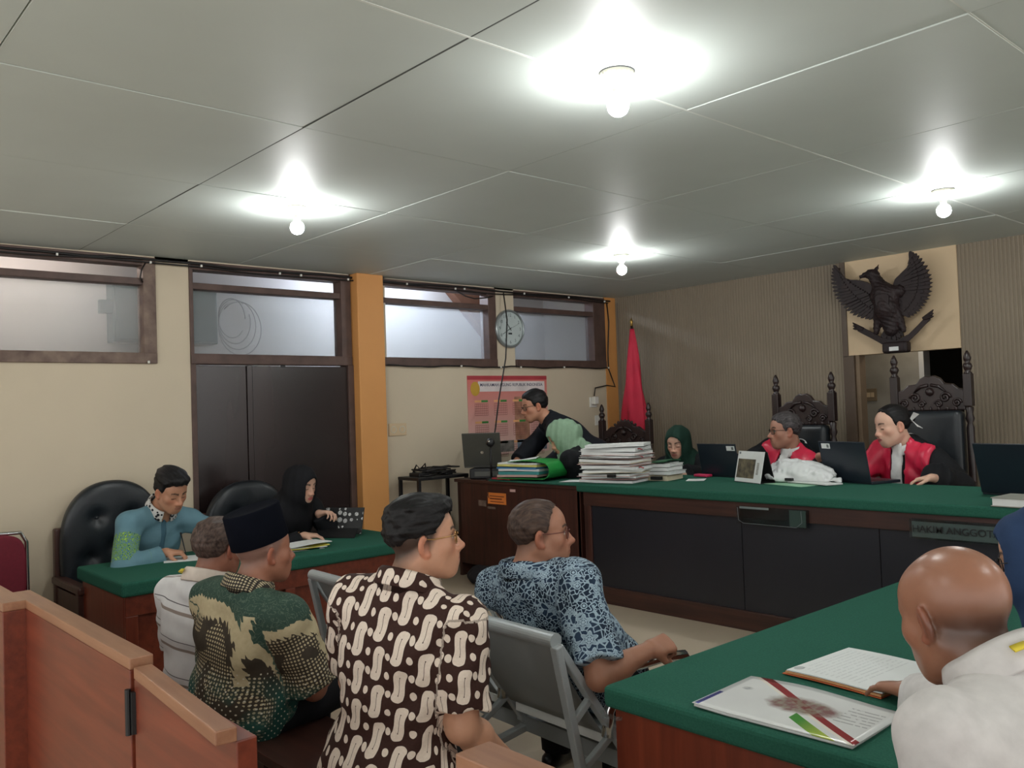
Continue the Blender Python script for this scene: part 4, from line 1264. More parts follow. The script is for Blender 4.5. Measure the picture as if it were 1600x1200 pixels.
st_ = thing('side_table', 'small black metal side table loaded with cables beside the cream wall', 'table', (.20, -2.50, PZ))
MB().box((-.14, -.25, .765), (.14, .25, .79)).build('table_top', M_black, st_, bevel=.004)
for x in (-.125, .125):
    for y in (-.235, .235): MB().box((x-.012, y-.012, 0), (x+.012, y+.012, .765)).build('leg', M_black, st_)
MB().box((-.13, -.24, .30), (.13, .24, .315)).build('shelf', M_black, st_)
q = random.Random(5)
for k in range(4):
    pts = []
    for i in range(20):
        a = i*.8+k*1.7
        pts.append((.20+.09*math.cos(a)+.02*q.uniform(-1, 1), -2.5+(.17)*math.sin(a*.6+k)+.02*q.uniform(-1, 1), 1.056+.03*k*.5+.02*q.random()))
    tag(MB().tube(pts, .006, 6).build('cable', M_cable, smooth=True), 'black cable tangled in the heap on the black side table', 'cable', 'cables heaped on the side table')
t = thing('adapter_box', 'black power adapter among the cables on the side table', 'adapter', (.22, -2.40, 1.05))
MB().box((-.06, -.035, .0), (.06, .035, .035)).build('body', M_black, t, bevel=.006)
t = thing('speaker_unit', 'black device with a bent cable hump on the far end of the side table', 'device', (.20, -2.64, 1.05))
MB().box((-.07, -.05, 0), (.07, .05, .03)).build('body', M_black, t, bevel=.006)
MB().tube([(-.05, -.03, .02), (-.02, -.01, .09), (.0, .01, .055), (.04, .03, .10), (.06, .03, .02)], .007, 6).build('lead', M_cable, t, smooth=True)

# ------------------------------------------------------------------ laptops
def laptop(name, label, loc, rz, w, d, lid, open_deg, m, sticker=None, logo=False, group=None):
    t = thing(name, label, 'laptop', loc, R_(rz), group)        # hinge along local x, screen faces local +y
    MB().box((-w/2, 0, .0), (w/2, d, .018)).build('base', m, t, bevel=.004)
    MB().box((-w/2+.02, .03, .018), (w/2-.02, d*.55, .0195)).build('keyboard', M_black, t)
    a = R_(open_deg-90)                                  # lean away from the screen side
    M = frame_matrix((0, 0, .012), (1, 0, 0), (0, -math.sin(a), math.cos(a)))      # z of M points at -y : the lid's outer face
    l = MB().box((-w/2, 0, 0), (w/2, lid, .008), M).build('lid', m, t, bevel=.004)
    MB().box((-w/2+.01, .012, -.001), (w/2-.01, lid-.01, 0), M).build('screen', mat('dim_screen', (40, 46, 54), .25), l)
    if sticker:
        x, y = sticker
        MB().box((x-.035, y-.016, .008), (x+.035, y+.016, .009), M).build('sticker', M_paper, l)
        MB().box((x+.008, y-.010, .009), (x+.026, y+.010, .0094), M).build('sticker_print', mat('sticker_print_grey', (110, 112, 112), .6), l)
    if logo:
        MB().lathe([(.012, .008), (.012, .0092), (0, .0092)], n=16, M=M @ Matrix.Translation((0, lid*.42, 0))).build('round_badge', M_chrome, l)
    return t
M_lapd = mat('dark_blue_laptop', (26, 34, 44), .35, .05, 3)
M_lapg = mat('grey_laptop', (76, 76, 70), .4, .05, 3)
# local x axis -> hinge direction; screens face the people behind the bench
laptop('laptop', 'dark laptop with a white sticker in front of the green veiled woman', (2.33, -1.62, 1.04), -6, .34, .23, .225, 102, M_lapd, (.125, .195))
laptop('laptop', 'dark laptop with a white sticker in front of the female judge', (3.26, -1.66, 1.04), -18, .37, .23, .245, 100, M_lapd, (-.125, .215))
laptop('laptop', 'black laptop at the right end of the bench beside the white book', (4.30, -1.99, 1.04), -12, .36, .24, .26, 104, M_lapd)
laptop('laptop', 'open grey laptop seen from behind on the clerk desk', (.55, -2.27, 1.105), 44, .30, .22, .285, 112, M_lapg, logo=True)
t = thing('label_printer', 'small dark printer under the grey laptop on the clerk desk', 'printer', (.60, -2.24, 1.02), R_(40))
MB().box((-.15, -.10, 0), (.15, .20, .083)).build('body', M_black, t, bevel=.012)
MB().box((-.11, -.103, .02), (.08, -.09, .06)).build('paper_slot', M_lapg, t, bevel=.004)
t = thing('black_flap_folder', 'black folder lying open beside the grey laptop on the clerk desk', 'folder', (.80, -2.02, 1.028))
MB().add([Vector(v) for v in ((-.09, -.07, .004), (.10, -.05, .06), (.12, .09, .06), (-.07, .07, .004), (-.09, -.07, 0), (.10, -.05, .056), (.12, .09, .056), (-.07, .07, 0))], [(0,1,2,3),(7,6,5,4),(0,4,5,1),(1,5,6,2),(2,6,7,3),(3,7,4,0)]).build('cover', M_black, t)
wc = thing('webcam_stand', 'black webcam on a thin stand at the front of the clerk desk', 'webcam', (.578, -2.19, 1.02))
wc.location = (.735, -2.345, 1.02)
MB().lathe([(.045, 0), (.045, .008), (.012, .014), (.010, .02), (.0, .02)], n=20).build('foot', M_black, wc, smooth=True)
MB().tube([(0, 0, .01), (0, 0, .27)], .008, 8).build('pole', M_black, wc, smooth=True)
MB().lathe([(0, -.034), (.020, -.028), (.032, -.012), (.034, 0), (.030, .016), (.018, .030), (0, .034)], (0, 0, .285), 16).build('camera_head', M_black, wc, smooth=True)
MB().lathe([(.010, 0), (.010, .006), (0, .006)], (0, 0, 0), 12, frame_matrix((.012, -.024, .298), (1, .5, 0), (0, 0, 1))).build('lens', M_chrome, wc, smooth=True)

# ------------------------------------------------------------------ folders, files and papers on the bench
def sheaf(mb, c, w, d, t, rz, q, curl=.004, n=8):
    a = q.uniform(0, 6); ca, sa = math.cos(rz), math.sin(rz)
    def fn(u, v):
        x = (u-.5)*w; y = (v-.5)*d
        z = curl*math.sin(u*3+a)*(1 if True else 0)+curl*.6*math.cos(v*4+a)
        return (c[0]+x*ca-y*sa, c[1]+x*sa+y*ca, c[2]+t+z)
    mb.slab(fn, n, 4, t)
q = random.Random(12)
z = 1.042
kinds = [M_paper, M_pink, M_pink, M_paperc, M_paper, M_pink, M_pink, M_paperc, M_pink, M_paper, M_pink, M_paper, M_paper]
for k, m_ in enumerate(kinds):
    th = q.choice((.006, .009, .012, .018)) if k < 10 else .020
    t = thing('case_file', 'case file of white and pink papers in the tall stack on the bench', 'file', (1.88, -2.20, z), 0, 'case files in the tall stack')
    t['label'] = '%s case file in the tall stack on the bench, %s from the bottom' % ({M_paper: 'white', M_pink: 'pink covered', M_paperc: 'cream covered'}[m_], ORD[k])
    if k == 12: t['label'] = 'thick white topmost case file with a raised curled edge on the tall stack'; del t['group']
    if k == 0: t['label'] = 'lowest white case file of the tall stack, sticking out over the green cloth'; del t['group']
    dx, dy, rz = q.uniform(-.03, .03), q.uniform(-.025, .025), R_(q.uniform(-14, 14)+18)
    p = MB(); sheaf(p, (dx, dy, .003 if k else 0), .40, .28, th, rz, q, .004 if k < 13 else .010); p.build('pages', M_paper, t)
    if k:
        c = MB(); sheaf(c, (dx+q.uniform(-.01, .02), dy, 0), .42, .29, .0025, rz+R_(q.uniform(-3, 3)), q, .003); c.build('cover', m_, t)
    if k in (4, 8, 11): MB().tube([(dx+.17, dy-.02, .004), (dx+.23, dy-.03, .018), (dx+.25, dy-.02, .010)], .004, 6).build('ribbon_tie', mat('red_ribbon', (170, 60, 66), .6), t, smooth=True)
    if k == 2: MB().box((dx+.10, dy-.19, .0), (dx+.15, dy-.155, .02)).build('binder_clip', M_black, t)
    z += th+.0055
z = 1.042
for k, (m_, th, lab) in enumerate(((M_paperc, .030, 'cream card file with a black binder clip at the bottom of the low stack'), (M_paper, .020, 'white file second from the bottom of the low stack'), (M_paper, .022, 'pale blue white file in the middle of the low stack'), (M_paper, .014, 'white file under the dark green folder on the low stack'))):
    t = thing('case_file', lab, 'file', (2.03, -1.95, z), 0)
    rz = R_(q.uniform(-8, 8)+14); dx = q.uniform(-.015, .015)
    p = MB(); sheaf(p, (dx, 0, 0), .30, .22, th, rz, q, .002); p.build('pages', m_, t)
    c = MB(); sheaf(c, (dx, 0, th+.002), .31, .23, .002, rz, q, .002); c.build('cover', m_ if k else M_paperc, t)
    if k == 0: MB().box((.06, -.145, .008), (.14, -.115, .030)).build('binder_clip', M_black, t)
    z += th+.006
t = thing('green_folder', 'dark green folder lying tilted on top of the low stack of files', 'folder', (1.99, -1.95, z))
c = MB(); sheaf(c, (0, 0, .004), .32, .24, .006, R_(10), q, .012); c.build('cover', mat('dark_green_card', (40, 92, 62), .6), t)
p = MB(); sheaf(p, (0, 0, 0), .30, .22, .004, R_(10), q, .004); p.build('pages', M_paper, t)
t = thing('loose_paper', 'white sheet lying flat at the foot of the low stack beside the veiled woman', 'paper', (2.32, -1.90, 1.0425)); p = MB(); sheaf(p, (0, 0, 0), .12, .16, .001, R_(30), q, .0005); p.build('sheet', M_paper, t)
t = thing('pink_wallet', 'bright pink wallet lying by the dark laptop of the veiled woman', 'wallet', (2.22, -1.66, 1.0425), R_(-6)); MB().box((-.07, -.04, 0), (.05, .02, .018)).build('cover', mat('pink_plastic', (206, 52, 92), .45), t, bevel=.005)
# thick green folder
gf = thing('ring_folder', 'bright green folder stuffed with papers on the clerk desk', 'folder', (1.06, -2.25, 1.03), R_(14))
M_gf = mat('bright_green_plastic', (44, 150, 70), .35, .05, 4)
def cov(u, v):
    L = u*3
    if L < 1: p = (-.19+.40*L, .004)
    elif L < 2: a = (L-1)*PI; p = (.21+.058*math.sin(a), .062-.058*math.cos(a))
    else: p = (.21-.30*(L-2), .120-.0*(L-2)+.012*math.sin((L-2)*3))
    return (p[0], (v-.5)*.30, p[1])
MB().slab(cov, 36, 2, .004).build('cover', M_gf, gf, smooth=False)
zz = .012
for m_, th in ((M_pink, .016), (mat('teal_card', (70, 150, 150), .6), .022), (M_paper, .016), (mat('blue_card', (66, 120, 168), .6), .014), (mat('yellow_card', (214, 208, 120), .6), .016), (M_paper, .012)):
    p = MB(); sheaf(p, (q.uniform(-.02, .0), 0, zz), .36, .27, th, R_(q.uniform(-3, 3)), q, .002); p.build('insert', m_, gf); zz += th+.002
t = thing('loose_paper', 'crumpled white paper on top of the bright green folder', 'paper', (1.00, -2.23, 1.166)); p = MB(); sheaf(p, (0, 0, .01), .22, .18, .001, R_(30), q, .012, 12); p.build('sheet', M_paper, t)
t = thing('loose_paper', 'white sheet lying flat between the green folder and the tall stack', 'paper', (1.54, -2.22, 1.030)); p = MB(); sheaf(p, (0, 0, 0), .22, .18, .002, R_(20), q, .001); p.build('sheet', M_paper, t)
t = thing('red_folder', 'flat red folder under the bright green folder on the clerk desk', 'folder', (.93, -2.31, 1.0285)); MB().box((-.15, -.07, 0), (.05, .10, .012)).build('cover', mat('red_card', (178, 60, 70), .6), t); gf.location.z = 1.042
# desk calendar
ca = thing('desk_calendar', 'white tent desk calendar with a dark picture, facing the room on the bench', 'calendar', (2.75, -1.88, 1.042), R_(-22))
w, h = .27, .20
M = frame_matrix((0, -.055, 0), (1, 0, 0), (0, .22, .97)); cz = Vector(M.col[2][:3])
MB().box((-w/2, 0, -.004), (w/2, h, 0), M).build('front_card', M_paper, ca)
MB().box((-w/2+.012, .028, 0), (w/2-.075, .150, .0008), M).build('picture', mat('sepia_photo', (120, 108, 84), .6, c2=(40, 38, 34), scale=26), ca)
MB().box((w/2-.056, .055, 0), (w/2-.035, .130, .0008), M).build('picture_caption', mat('grey_caption', (120, 118, 112), .6, c2=(190, 188, 182), scale=90), ca)
MB().box((-w/2+.012, h-.020, 0), (-w/2+.028, h-.006, .0008), M).build('corner_mark', M_num, ca)
M2 = frame_matrix((0, .06, 0), (-1, 0, 0), (0, -.24, .97))
MB().box((-w/2, 0, -.004), (w/2, h, 0), M2).build('back_card', M_black, ca)
MB().box((-w/2, -.055, 0), (w/2, .06, .003)).build('base_card', M_black, ca)
# plastic bag of papers and loose sheets
pb = thing('plastic_bag', 'crumpled white plastic bag of documents in front of the male judge', 'bag', (2.98, -1.74, 1.045))
F = Field((-.30, -.22, -.03), (.32, .22, .22), (), .008)
for p, k in ((('el', V3(-.04, .02, .05), I3, (.20, .12, .085)), .05), (('el', V3(.10, .02, .04), I3, (.12, .09, .05)), .05), (('rc', V3(.12, -.03, .02), V3(.28, -.03, .012), .03, .012), .04), (('el', V3(-.10, -.02, .03), I3, (.12, .12, .05)), .04)): F.add(p, k)
F.wrinkle(.009, 48, 9, 7); F.wrinkle(.003, 120, 4, 6)
F.apply(lambda A, X, Y, Z: np.maximum(A, .004-Z))
P, Q = F.mesh(); np_obj('bag', P, Q, mat('white_plastic_film', (224, 226, 226), .28, .03, 8), pb)
MB().box((-.02, -.135, .012), (.03, -.11, .030)).build('black_clip', M_black, pb, bevel=.003)
t = thing('green_sheet', 'pale green sheet half under the white plastic bag on the bench', 'paper', (2.98, -1.90, 1.0415)); p = MB(); sheaf(p, (0, 0, 0), .40, .16, .002, R_(-14), q, .001); p.build('sheet', mat('pale_green_paper', (150, 196, 164), .7), t)
t = thing('loose_paper', 'white sheets sticking out from under the plastic bag', 'paper', (3.13, -1.82, 1.0445)); p = MB(); sheaf(p, (0, 0, 0), .30, .14, .006, R_(-14), q, .002); p.build('sheet', M_paper, t)
t = thing('white_book', 'thick white book on the bench in front of the rightmost laptop', 'book', (4.50, -2.36, 1.042), R_(-4))
MB().box((-.15, -.10, .004), (.15, .10, .036)).build('pages', M_paper, t); MB().box((-.155, -.105, 0), (.155, .105, .004)).box((-.155, -.105, .036), (.155, .105, .040)).build('cover', mat('grey_book_cover', (150, 150, 140), .5), t)

# ------------------------------------------------------------------ carved chairs behind the bench
def carved_chair(label, x, y, w, top, rz=0, lead=M_leather):
    t = thing('carved_chair', label, 'chair', (x, y, PZ), R_(rz), 'carved high back chairs'); h = top-PZ      # sitter faces local -y
    fin = [(.024, 0), (.026, .008), (.016, .016), (.022, .030), (.030, .048), (.024, .066), (.014, .074), (.020, .088), (.024, .104), (.016, .130), (.006, .150), (.0, .152)]
    for s in (-1, 1):
        p = MB().box((s*w/2-.026, -.026, h-.36), (s*w/2+.026, .026, h-.15)).build('back_post', M_carve, t, bevel=.004)
        MB().lathe([(.022, .45), (.026, .47), (.018, .50), (.022, .6), (.024, h-.50), (.016, h-.47), (.028, h-.44), (.020, h-.41), (.026, h-.37), (.0, h-.355)], (s*w/2, 0, 0), 14).build('turned_shaft', M_carve, p, smooth=True)
        MB().lathe(fin, (s*w/2, 0, h-.152), 14).build('finial', M_carve, p, smooth=True)
    a = w/2-.02
    out = [(-a, 0), (a, 0), (a, .135), (a*.82, .145), (a*.66, .175), (a*.42, .18), (a*.30, .215), (a*.12, .235), (0, .228), (-a*.12, .235), (-a*.30, .215), (-a*.42, .18), (-a*.66, .175), (-a*.82, .145), (-a, .135)]
    cr = MB().prism(out[::-1], .035, frame_matrix((0, .018, h-.385), (1, 0, 0), (0, 0, 1))).build('crest_rail', M_carve, t, bevel=.008)
    cv = MB()
    def sc(cx, cz, r0, s, turns=1.6, n=22):
        return [(cx+s*r0*(1-i/n*.85)*math.cos(i/n*turns*2*PI), -.022, cz+r0*(1-i/n*.85)*math.sin(i/n*turns*2*PI)) for i in range(n+1)]
    zc = h-.385
    for s in (-1, 1):
        cv.tube(sc(s*a*.45, zc+.085, .034, s), .009, 6); cv.tube(sc(s*a*.78, zc+.050, .028, s), .008, 6); cv.tube(sc(s*a*.25, zc+.045, .024, -s), .008, 6)
        cv.tube([(s*.01, -.024, zc+.17), (s*.06, -.026, zc+.16), (s*.10, -.024, zc+.125)], [.012, .012, .005], 6)
    cv.lathe([(0, -.03), (.020, -.02), (.028, 0), (.020, .02), (0, .03)], (0, -.022, zc+.125), 12)
    for k in range(7): cv.lathe([(0, -.014), (.012, 0), (0, .014)], (-a*.75+a*.25*k, -.022, zc+.015), 8)
    cv.build('carved_scrolls', M_carve, cr, smooth=True)
    n_ = 9 if w > .5 else 0
    cm = MB()
    for k in range(n_):
        u = -1+2*k/(n_-1); cm.lathe([(0, -.016), (.013, -.004), (.011, .008), (0, .016)], (u*a*.62, 0, zc+.165+.065*(1-u*u)), 8)
    if n_: cm.build('crest_knobs', M_carve, cr, smooth=True)
    F = Field((-w/2, -.08, .44), (w/2, .06, h-.34), (), .016)
    F.add(('rc', V3(0, 0, .5), V3(0, 0, h-.45), .01, .01), .01)
    F.F[:] = .5
    hx = w/2-.035; z0, z1 = .50, h-.385
    def pad(A, X, Y, Z):
        dx = np.abs(X)-hx+.03; dz = np.abs(Z-(z0+z1)/2)-(z1-z0)/2+.03; dy = np.abs(Y+.005)-.022-.016*np.clip(1-(X/hx)**2, 0, 1)*np.clip(1-((Z-(z0+z1)/2)/((z1-z0)/2))**2, 0, 1)
        return np.sqrt(np.maximum(dx, 0)**2+np.maximum(dz, 0)**2+np.maximum(dy, 0)**2)-.03+np.minimum(np.maximum(np.maximum(dx, dz), dy), 0)
    F.apply(pad); P, Q = F.mesh(); np_obj('leather_back', P, Q, lead, t)
    MB().box((-w/2, -.50, .40), (w/2, .02, .45)).build('seat', lead, t, bevel=.02, segs=3)
    MB().box((-w/2, -.50, .33), (w/2, .02, .40)).build('seat_frame', M_carve, t, bevel=.004)
    for sx in (-1, 1):
        for y in (-.47, 0.0): MB().lathe([(.022, 0), (.026, .04), (.018, .07), (.028, .18), (.020, .26), (.026, .33), (0, .33)], (sx*(w/2-.03), y, 0), 12).build('leg', M_carve, t, smooth=True)
        MB().tube([(sx*w/2, 0, .72), (sx*(w/2+.01), -.25, .70), (sx*(w/2+.005), -.44, .68), (sx*w/2, -.48, .64)], .022, 8).build('armrest', M_carve, t, smooth=True)
        MB().lathe([(.016, .40), (.022, .47), (.016, .52), (.020, .62), (0, .67)], (sx*w/2, -.44, 0), 10).build('arm_post', M_carve, t, smooth=True)
    return t
carved_chair('tallest carved dark chair with black leather back behind the female judge', 3.40, -.75, .475, 1.835)
carved_chair('carved dark chair with black leather back behind the male judge', 2.475, -.75, .45, 1.75)
carved_chair('lower carved dark chair in front of the red flag, half hidden by files', .70, -.72, .55, 1.575)

# ------------------------------------------------------------------ flag
fg = thing('flag', 'red and white national flag hanging furled on a pole in the corner', 'flag', (.50, -.34, PZ))
MB().lathe([(.13, 0), (.13, .03), (.05, .05), (.03, .10), (0, .10)], n=20).build('pole_base', M_carve, fg, smooth=True)
MB().tube([(0, 0, .05), (0, 0, 2.06)], .013, 8).build('pole', M_carve, fg, smooth=True)
MB().lathe([(0, 2.04), (.016, 2.05), (.010, 2.07), (.018, 2.085), (.008, 2.11), (0, 2.13)], n=12).build('finial', mat('brass', (150, 120, 60), .35, metal=.8), fg, smooth=True)
def flagf(u, v, z0=2.02, z1=.55):
    z = z0+(z1-z0)*v; w = .018+.115*min(1, v*1.15); a = u*2*PI
    r = w*(1+.22*math.sin(3*a+v*5)+.12*math.sin(5*a-v*3))
    return (r*math.cos(a)*.95+.012*v, r*math.sin(a)*.6, z)
m_, t_, b_ = new_mat('red_white_flag_cloth')
MB().slab(lambda u, v: flagf(u, v, 2.02, 1.05), 48, 24, .003).build('red_cloth', mat('red_flag_cloth', (196, 34, 62), .7, .05, 8), fg, smooth=True)
MB().slab(lambda u, v: flagf(u, .75+v*.3, 2.02, .62), 48, 10, .003).build('white_cloth', M_paper, fg, smooth=True)

# ------------------------------------------------------------------ left desk
def cloth_desk(name, label, x0, x1, y0, y1, z, drop, front='+x', side_m=M_redz):
    t = thing(name, label, 'desk', (x0, y0, 0)); B = (x0, y0, 0); i = .025
    MB().box((x0, y0, z-drop), (x1, y1, z)).build('cloth_top', M_green, t, bevel=.016, segs=3, base=B)
    fx = x1-i if front == '+x' else None
    MB().box((x0+i, y0+i, .0), (x1-i-.031, y0+i+.025, z-drop)).build('side_panel', M_redz, t, bevel=.003, base=B)
    MB().box((x0+i, y1-i-.025, .0), (x1-i-.031, y1-i, z-drop)).build('side_panel', M_redz, t, bevel=.003, base=B)
    if front == '+x':
        MB().box((x1-i-.05, y0+i+.025, .0), (x1-i-.03, y1-i-.025, z-drop)).build('front_panel', M_red, t, base=B)
        MB().box((x1-i-.03, y0+i, z-drop-.10), (x1-i, y1-i, z-drop)).build('top_rail', M_red, t, bevel=.003, base=B)
        for y in (y0+i, (y0+y1)/2-.03, y1-i-.06): MB().box((x1-i-.03, y, .10), (x1-i, y+.06, z-drop-.10)).build('stile', M_redz, t, bevel=.003, base=B)
        MB().box((x1-i-.03, y0+i, 0), (x1-i, y1-i, .10)).build('plinth', M_red, t, bevel=.003, base=B)
    else:
        MB().box((x0+i, y0+i+.025, .0), (x0+i+.025, y1-i-.025, z-drop)).build('front_panel', M_redz, t, bevel=.003, base=B)
    return t
cloth_desk('prosecutor_desk', 'red brown wooden desk with a dark green cloth top by the left wall', .555, 1.32, -5.26, -3.42, .76, .075)
nd = cloth_desk('witness_desk', 'red brown desk with a wide green cloth top at the right foreground', 4.13, 4.98, -4.845, -2.95, .76, .062, '-x')
MB().tube([(4.137, -4.855, .69), (4.15, -4.862, .682), (4.17, -4.858, .686), (4.19, -4.862, .684), (4.21, -4.858, .688)], .006, 6).build('tape_shred', M_clear, nd, smooth=True, base=(4.13, -4.845, 0))

# papers on the left desk
def flat(name, label, cat, x, y, z, w, d, rz, m, th=.001, curl=.001):
    t = thing(name, label, cat, (x, y, z)); p = MB(); sheaf(p, (0, 0, 0), w, d, th, R_(rz), q, curl); p.build('sheet', m, t); return t
flat('loose_paper', 'white sheet under the writing man hand on the left desk', 'paper', .84, -4.72, .7615, .30, .21, 70, M_paper)
flat('loose_paper', 'white sheet on the left desk right of the writing man paper', 'paper', 1.00, -4.52, .7615, .28, .20, 80, M_paper)
t = thing('document_pile', 'small pile of curled white papers by the tablet woman wrist', 'papers', (1.05, -4.16, .762), R_(20))
for k in range(4): p = MB(); sheaf(p, (0.01*k, .008*k, .008*k), .27, .19, .005, R_(60+4*k), q, .005); p.build('sheet', M_paper if k != 2 else mat('yellow_sheet', (220, 206, 90), .7), t)
tb = thing('tablet', 'tablet in a black case printed with white shells, propped on the left desk', 'tablet', (.80, -3.72, .7615), R_(34))   # local x along the width, screen faces local +y
a_ = R_(20); M = frame_matrix((0, .02, .012), (1, 0, 0), (0, math.sin(a_), math.cos(a_)))
m_, t_, b_ = new_mat('black_case_with_white_shells')
tc = t_.nodes.new('ShaderNodeTexCoord'); vo = t_.nodes.new('ShaderNodeTexVoronoi'); vo.inputs['Scale'].default_value = 23; vo.inputs['Randomness'].default_value = .5
t_.links.new(tc.outputs['Object'], vo.inputs['Vector']); dd = E(t_, vo.outputs['Distance']); ee = noise(t_, 70, 2)
sel = dd.lt(.40)*((dd*6+ee*5).fract().gt(.28))
t_.links.new(mixc(t_, sel, lin((22, 22, 24)), lin((205, 205, 204))), b_.inputs['Base Color']); b_.inputs['Roughness'].default_value = .5
MB().box((-.14, 0, 0), (.14, .175, .006), M).build('case_back', m_, tb, bevel=.004)
MB().box((-.142, -.001, -.007), (.142, .177, 0), M).build('bezel', M_black, tb, bevel=.003)
MB().box((-.13, .01, -.0078), (.13, .167, -.007), M).build('screen', mat('tablet_screen', (90, 96, 104), .2), tb)
MB().add([(-.14, -.085, .0), (.14, -.085, .0), (.14, -.02, .05), (-.14, -.02, .05), (-.14, -.085, .005), (.14, -.085, .005), (.14, -.02, .055), (-.14, -.02, .055)], [(3,2,1,0),(4,5,6,7),(0,1,5,4),(1,2,6,5),(2,3,7,6),(3,0,4,7)]).build('stand_flap', M_black, tb)
pn = MB().tube([(.0, 0, 0), (.02, -.012, .14)], [.002, .005], 8).build('pen', M_black, smooth=True); PEN = tag(pn, 'black pen in the writing man right hand', 'pen')

# documents on the right desk
bk = thing('brochure', 'glossy white brochure with a photo and red and green stripes on the right desk', 'brochure', (4.64, -4.675, .7615), R_(2))
m_, t_, b_ = new_mat('brochure_print')
tc = t_.nodes.new('ShaderNodeTexCoord'); sx = t_.nodes.new('ShaderNodeSeparateXYZ'); t_.links.new(tc.outputs['Object'], sx.inputs[0]); X, Y = E(t_, sx.outputs[0]), E(t_, sx.outputs[1])
base = mixc(t_, noise(t_, 5, 2), lin((206, 206, 206)), lin((232, 234, 232)))
s1 = Y+X*.72                                         # diagonal stripes from the top left edge to the lower right edge
def band(a, b): return s1.gt(a)*s1.lt(b)
c1 = mixc(t_, band(.012, .040), base, lin((142, 48, 52)))
c1 = mixc(t_, band(-.0005, .012), c1, lin((232, 226, 214)))
c1 = mixc(t_, band(-.062, -.022)*X.gt(.02), c1, mixc(t_, ((X-.05)*9).clamp(), lin((70, 140, 60)), lin((186, 196, 84))))
c1 = mixc(t_, (X+.205).abs().lt(.006)*Y.lt(-.02)*Y.gt(-.14), c1, lin((74, 78, 150)))
ph_ = length2((X-.01)/.108, (Y-.012)/.062)+noise(t_, 26, 3)*.5-.25
blob = ((1.0-ph_)*3).clamp(); nn = noise(t_, 60, 4)
photo = mixc(t_, ((nn-.4)*5).clamp(), lin((116, 62, 62)), lin((136, 124, 110)))
c1 = mixc(t_, blob*.9, c1, photo)
lg = ((1.0-length2((X+.165)/.018, (Y-.045)/.014))*2).clamp()*noise(t_, 120, 2)
c1 = mixc(t_, lg, c1, lin((110, 112, 118)))
lines = (Y*48).fract().lt(.28)*X.gt(.105)*X.lt(.19)*Y.gt(-.03)*Y.lt(.10)*(noise(t_, 90, 2).gt(.42))
c1 = mixc(t_, lines*.6, c1, lin((120, 120, 120)))
t_.links.new(c1, b_.inputs['Base Color']); b_.inputs['Roughness'].default_value = .16; b_.inputs['Specular IOR Level'].default_value = .6
def broch(u, v):
    x = (u-.5)*.43; y = (v-.5)*.29
    return (x, y, .010+.018*max(0, -x-.12)*2+.006*math.sin(u*5)*v+.012*max(0, v-.7)*math.sin(u*3))
MB().slab(broch, 20, 12, .001).build('cover', m_, bk, smooth=True)
MB().slab(lambda u, v: (lambda p: (p[0], p[1], p[2]-.0035))(broch(u*.98+.01, v*.98+.01)), 12, 8, .006).build('pages', M_paper, bk, smooth=True)
of = thing('orange_folder', 'open orange folder with printed white sheets under the bald man hand', 'folder', (4.615, -4.275, .7615), R_(-4))
MB().slab(lambda u, v: ((u-.5)*.30, (v-.5)*.33, .004+.002*math.sin(u*4)), 6, 6, .002).build('cover', mat('orange_card', (214, 112, 66), .6), of)
MB().slab(lambda u, v: (.004+(u-.5)*.29, (v-.5)*.32-.003, .012+.002*math.sin(u*4)), 6, 6, .006).build('back_cover', mat('peach_card', (222, 160, 110), .6), of)
m_, t_, b_ = new_mat('printed_sheet')
tc = t_.nodes.new('ShaderNodeTexCoord'); sx = t_.nodes.new('ShaderNodeSeparateXYZ'); t_.links.new(tc.outputs['Object'], sx.inputs[0]); X, Y = E(t_, sx.outputs[0]), E(t_, sx.outputs[1])
lines = (X*62).fract().lt(.30)*Y.abs().lt(.135)*(X+.02).abs().lt(.10)*noise(t_, 55, 2, stretch=(.3, 2, 1)).gt(.46)
lg = length2((X+.12)/.014, (Y+.125)/.018).lt(1.0)
t_.links.new(mixc(t_, (lines*.20+lg*.5).clamp(), lin((226, 229, 228)), lin((110, 114, 120))), b_.inputs['Base Color']); b_.inputs['Roughness'].default_value = .6
MB().slab(lambda u, v: (.008+(u-.5)*.29, (v-.5)*.325, .016+.002*math.sin(u*4)+.02*max(0, u-.72)**1.5), 12, 8, .003).build('sheet', m_, of)
t = thing('eraser', 'small dark eraser on the green cloth near the bald man face', 'eraser', (4.80, -4.04, .7615)); MB().box((-.03, -.015, 0), (.03, .015, .014)).build('body', M_black, t, bevel=.004)

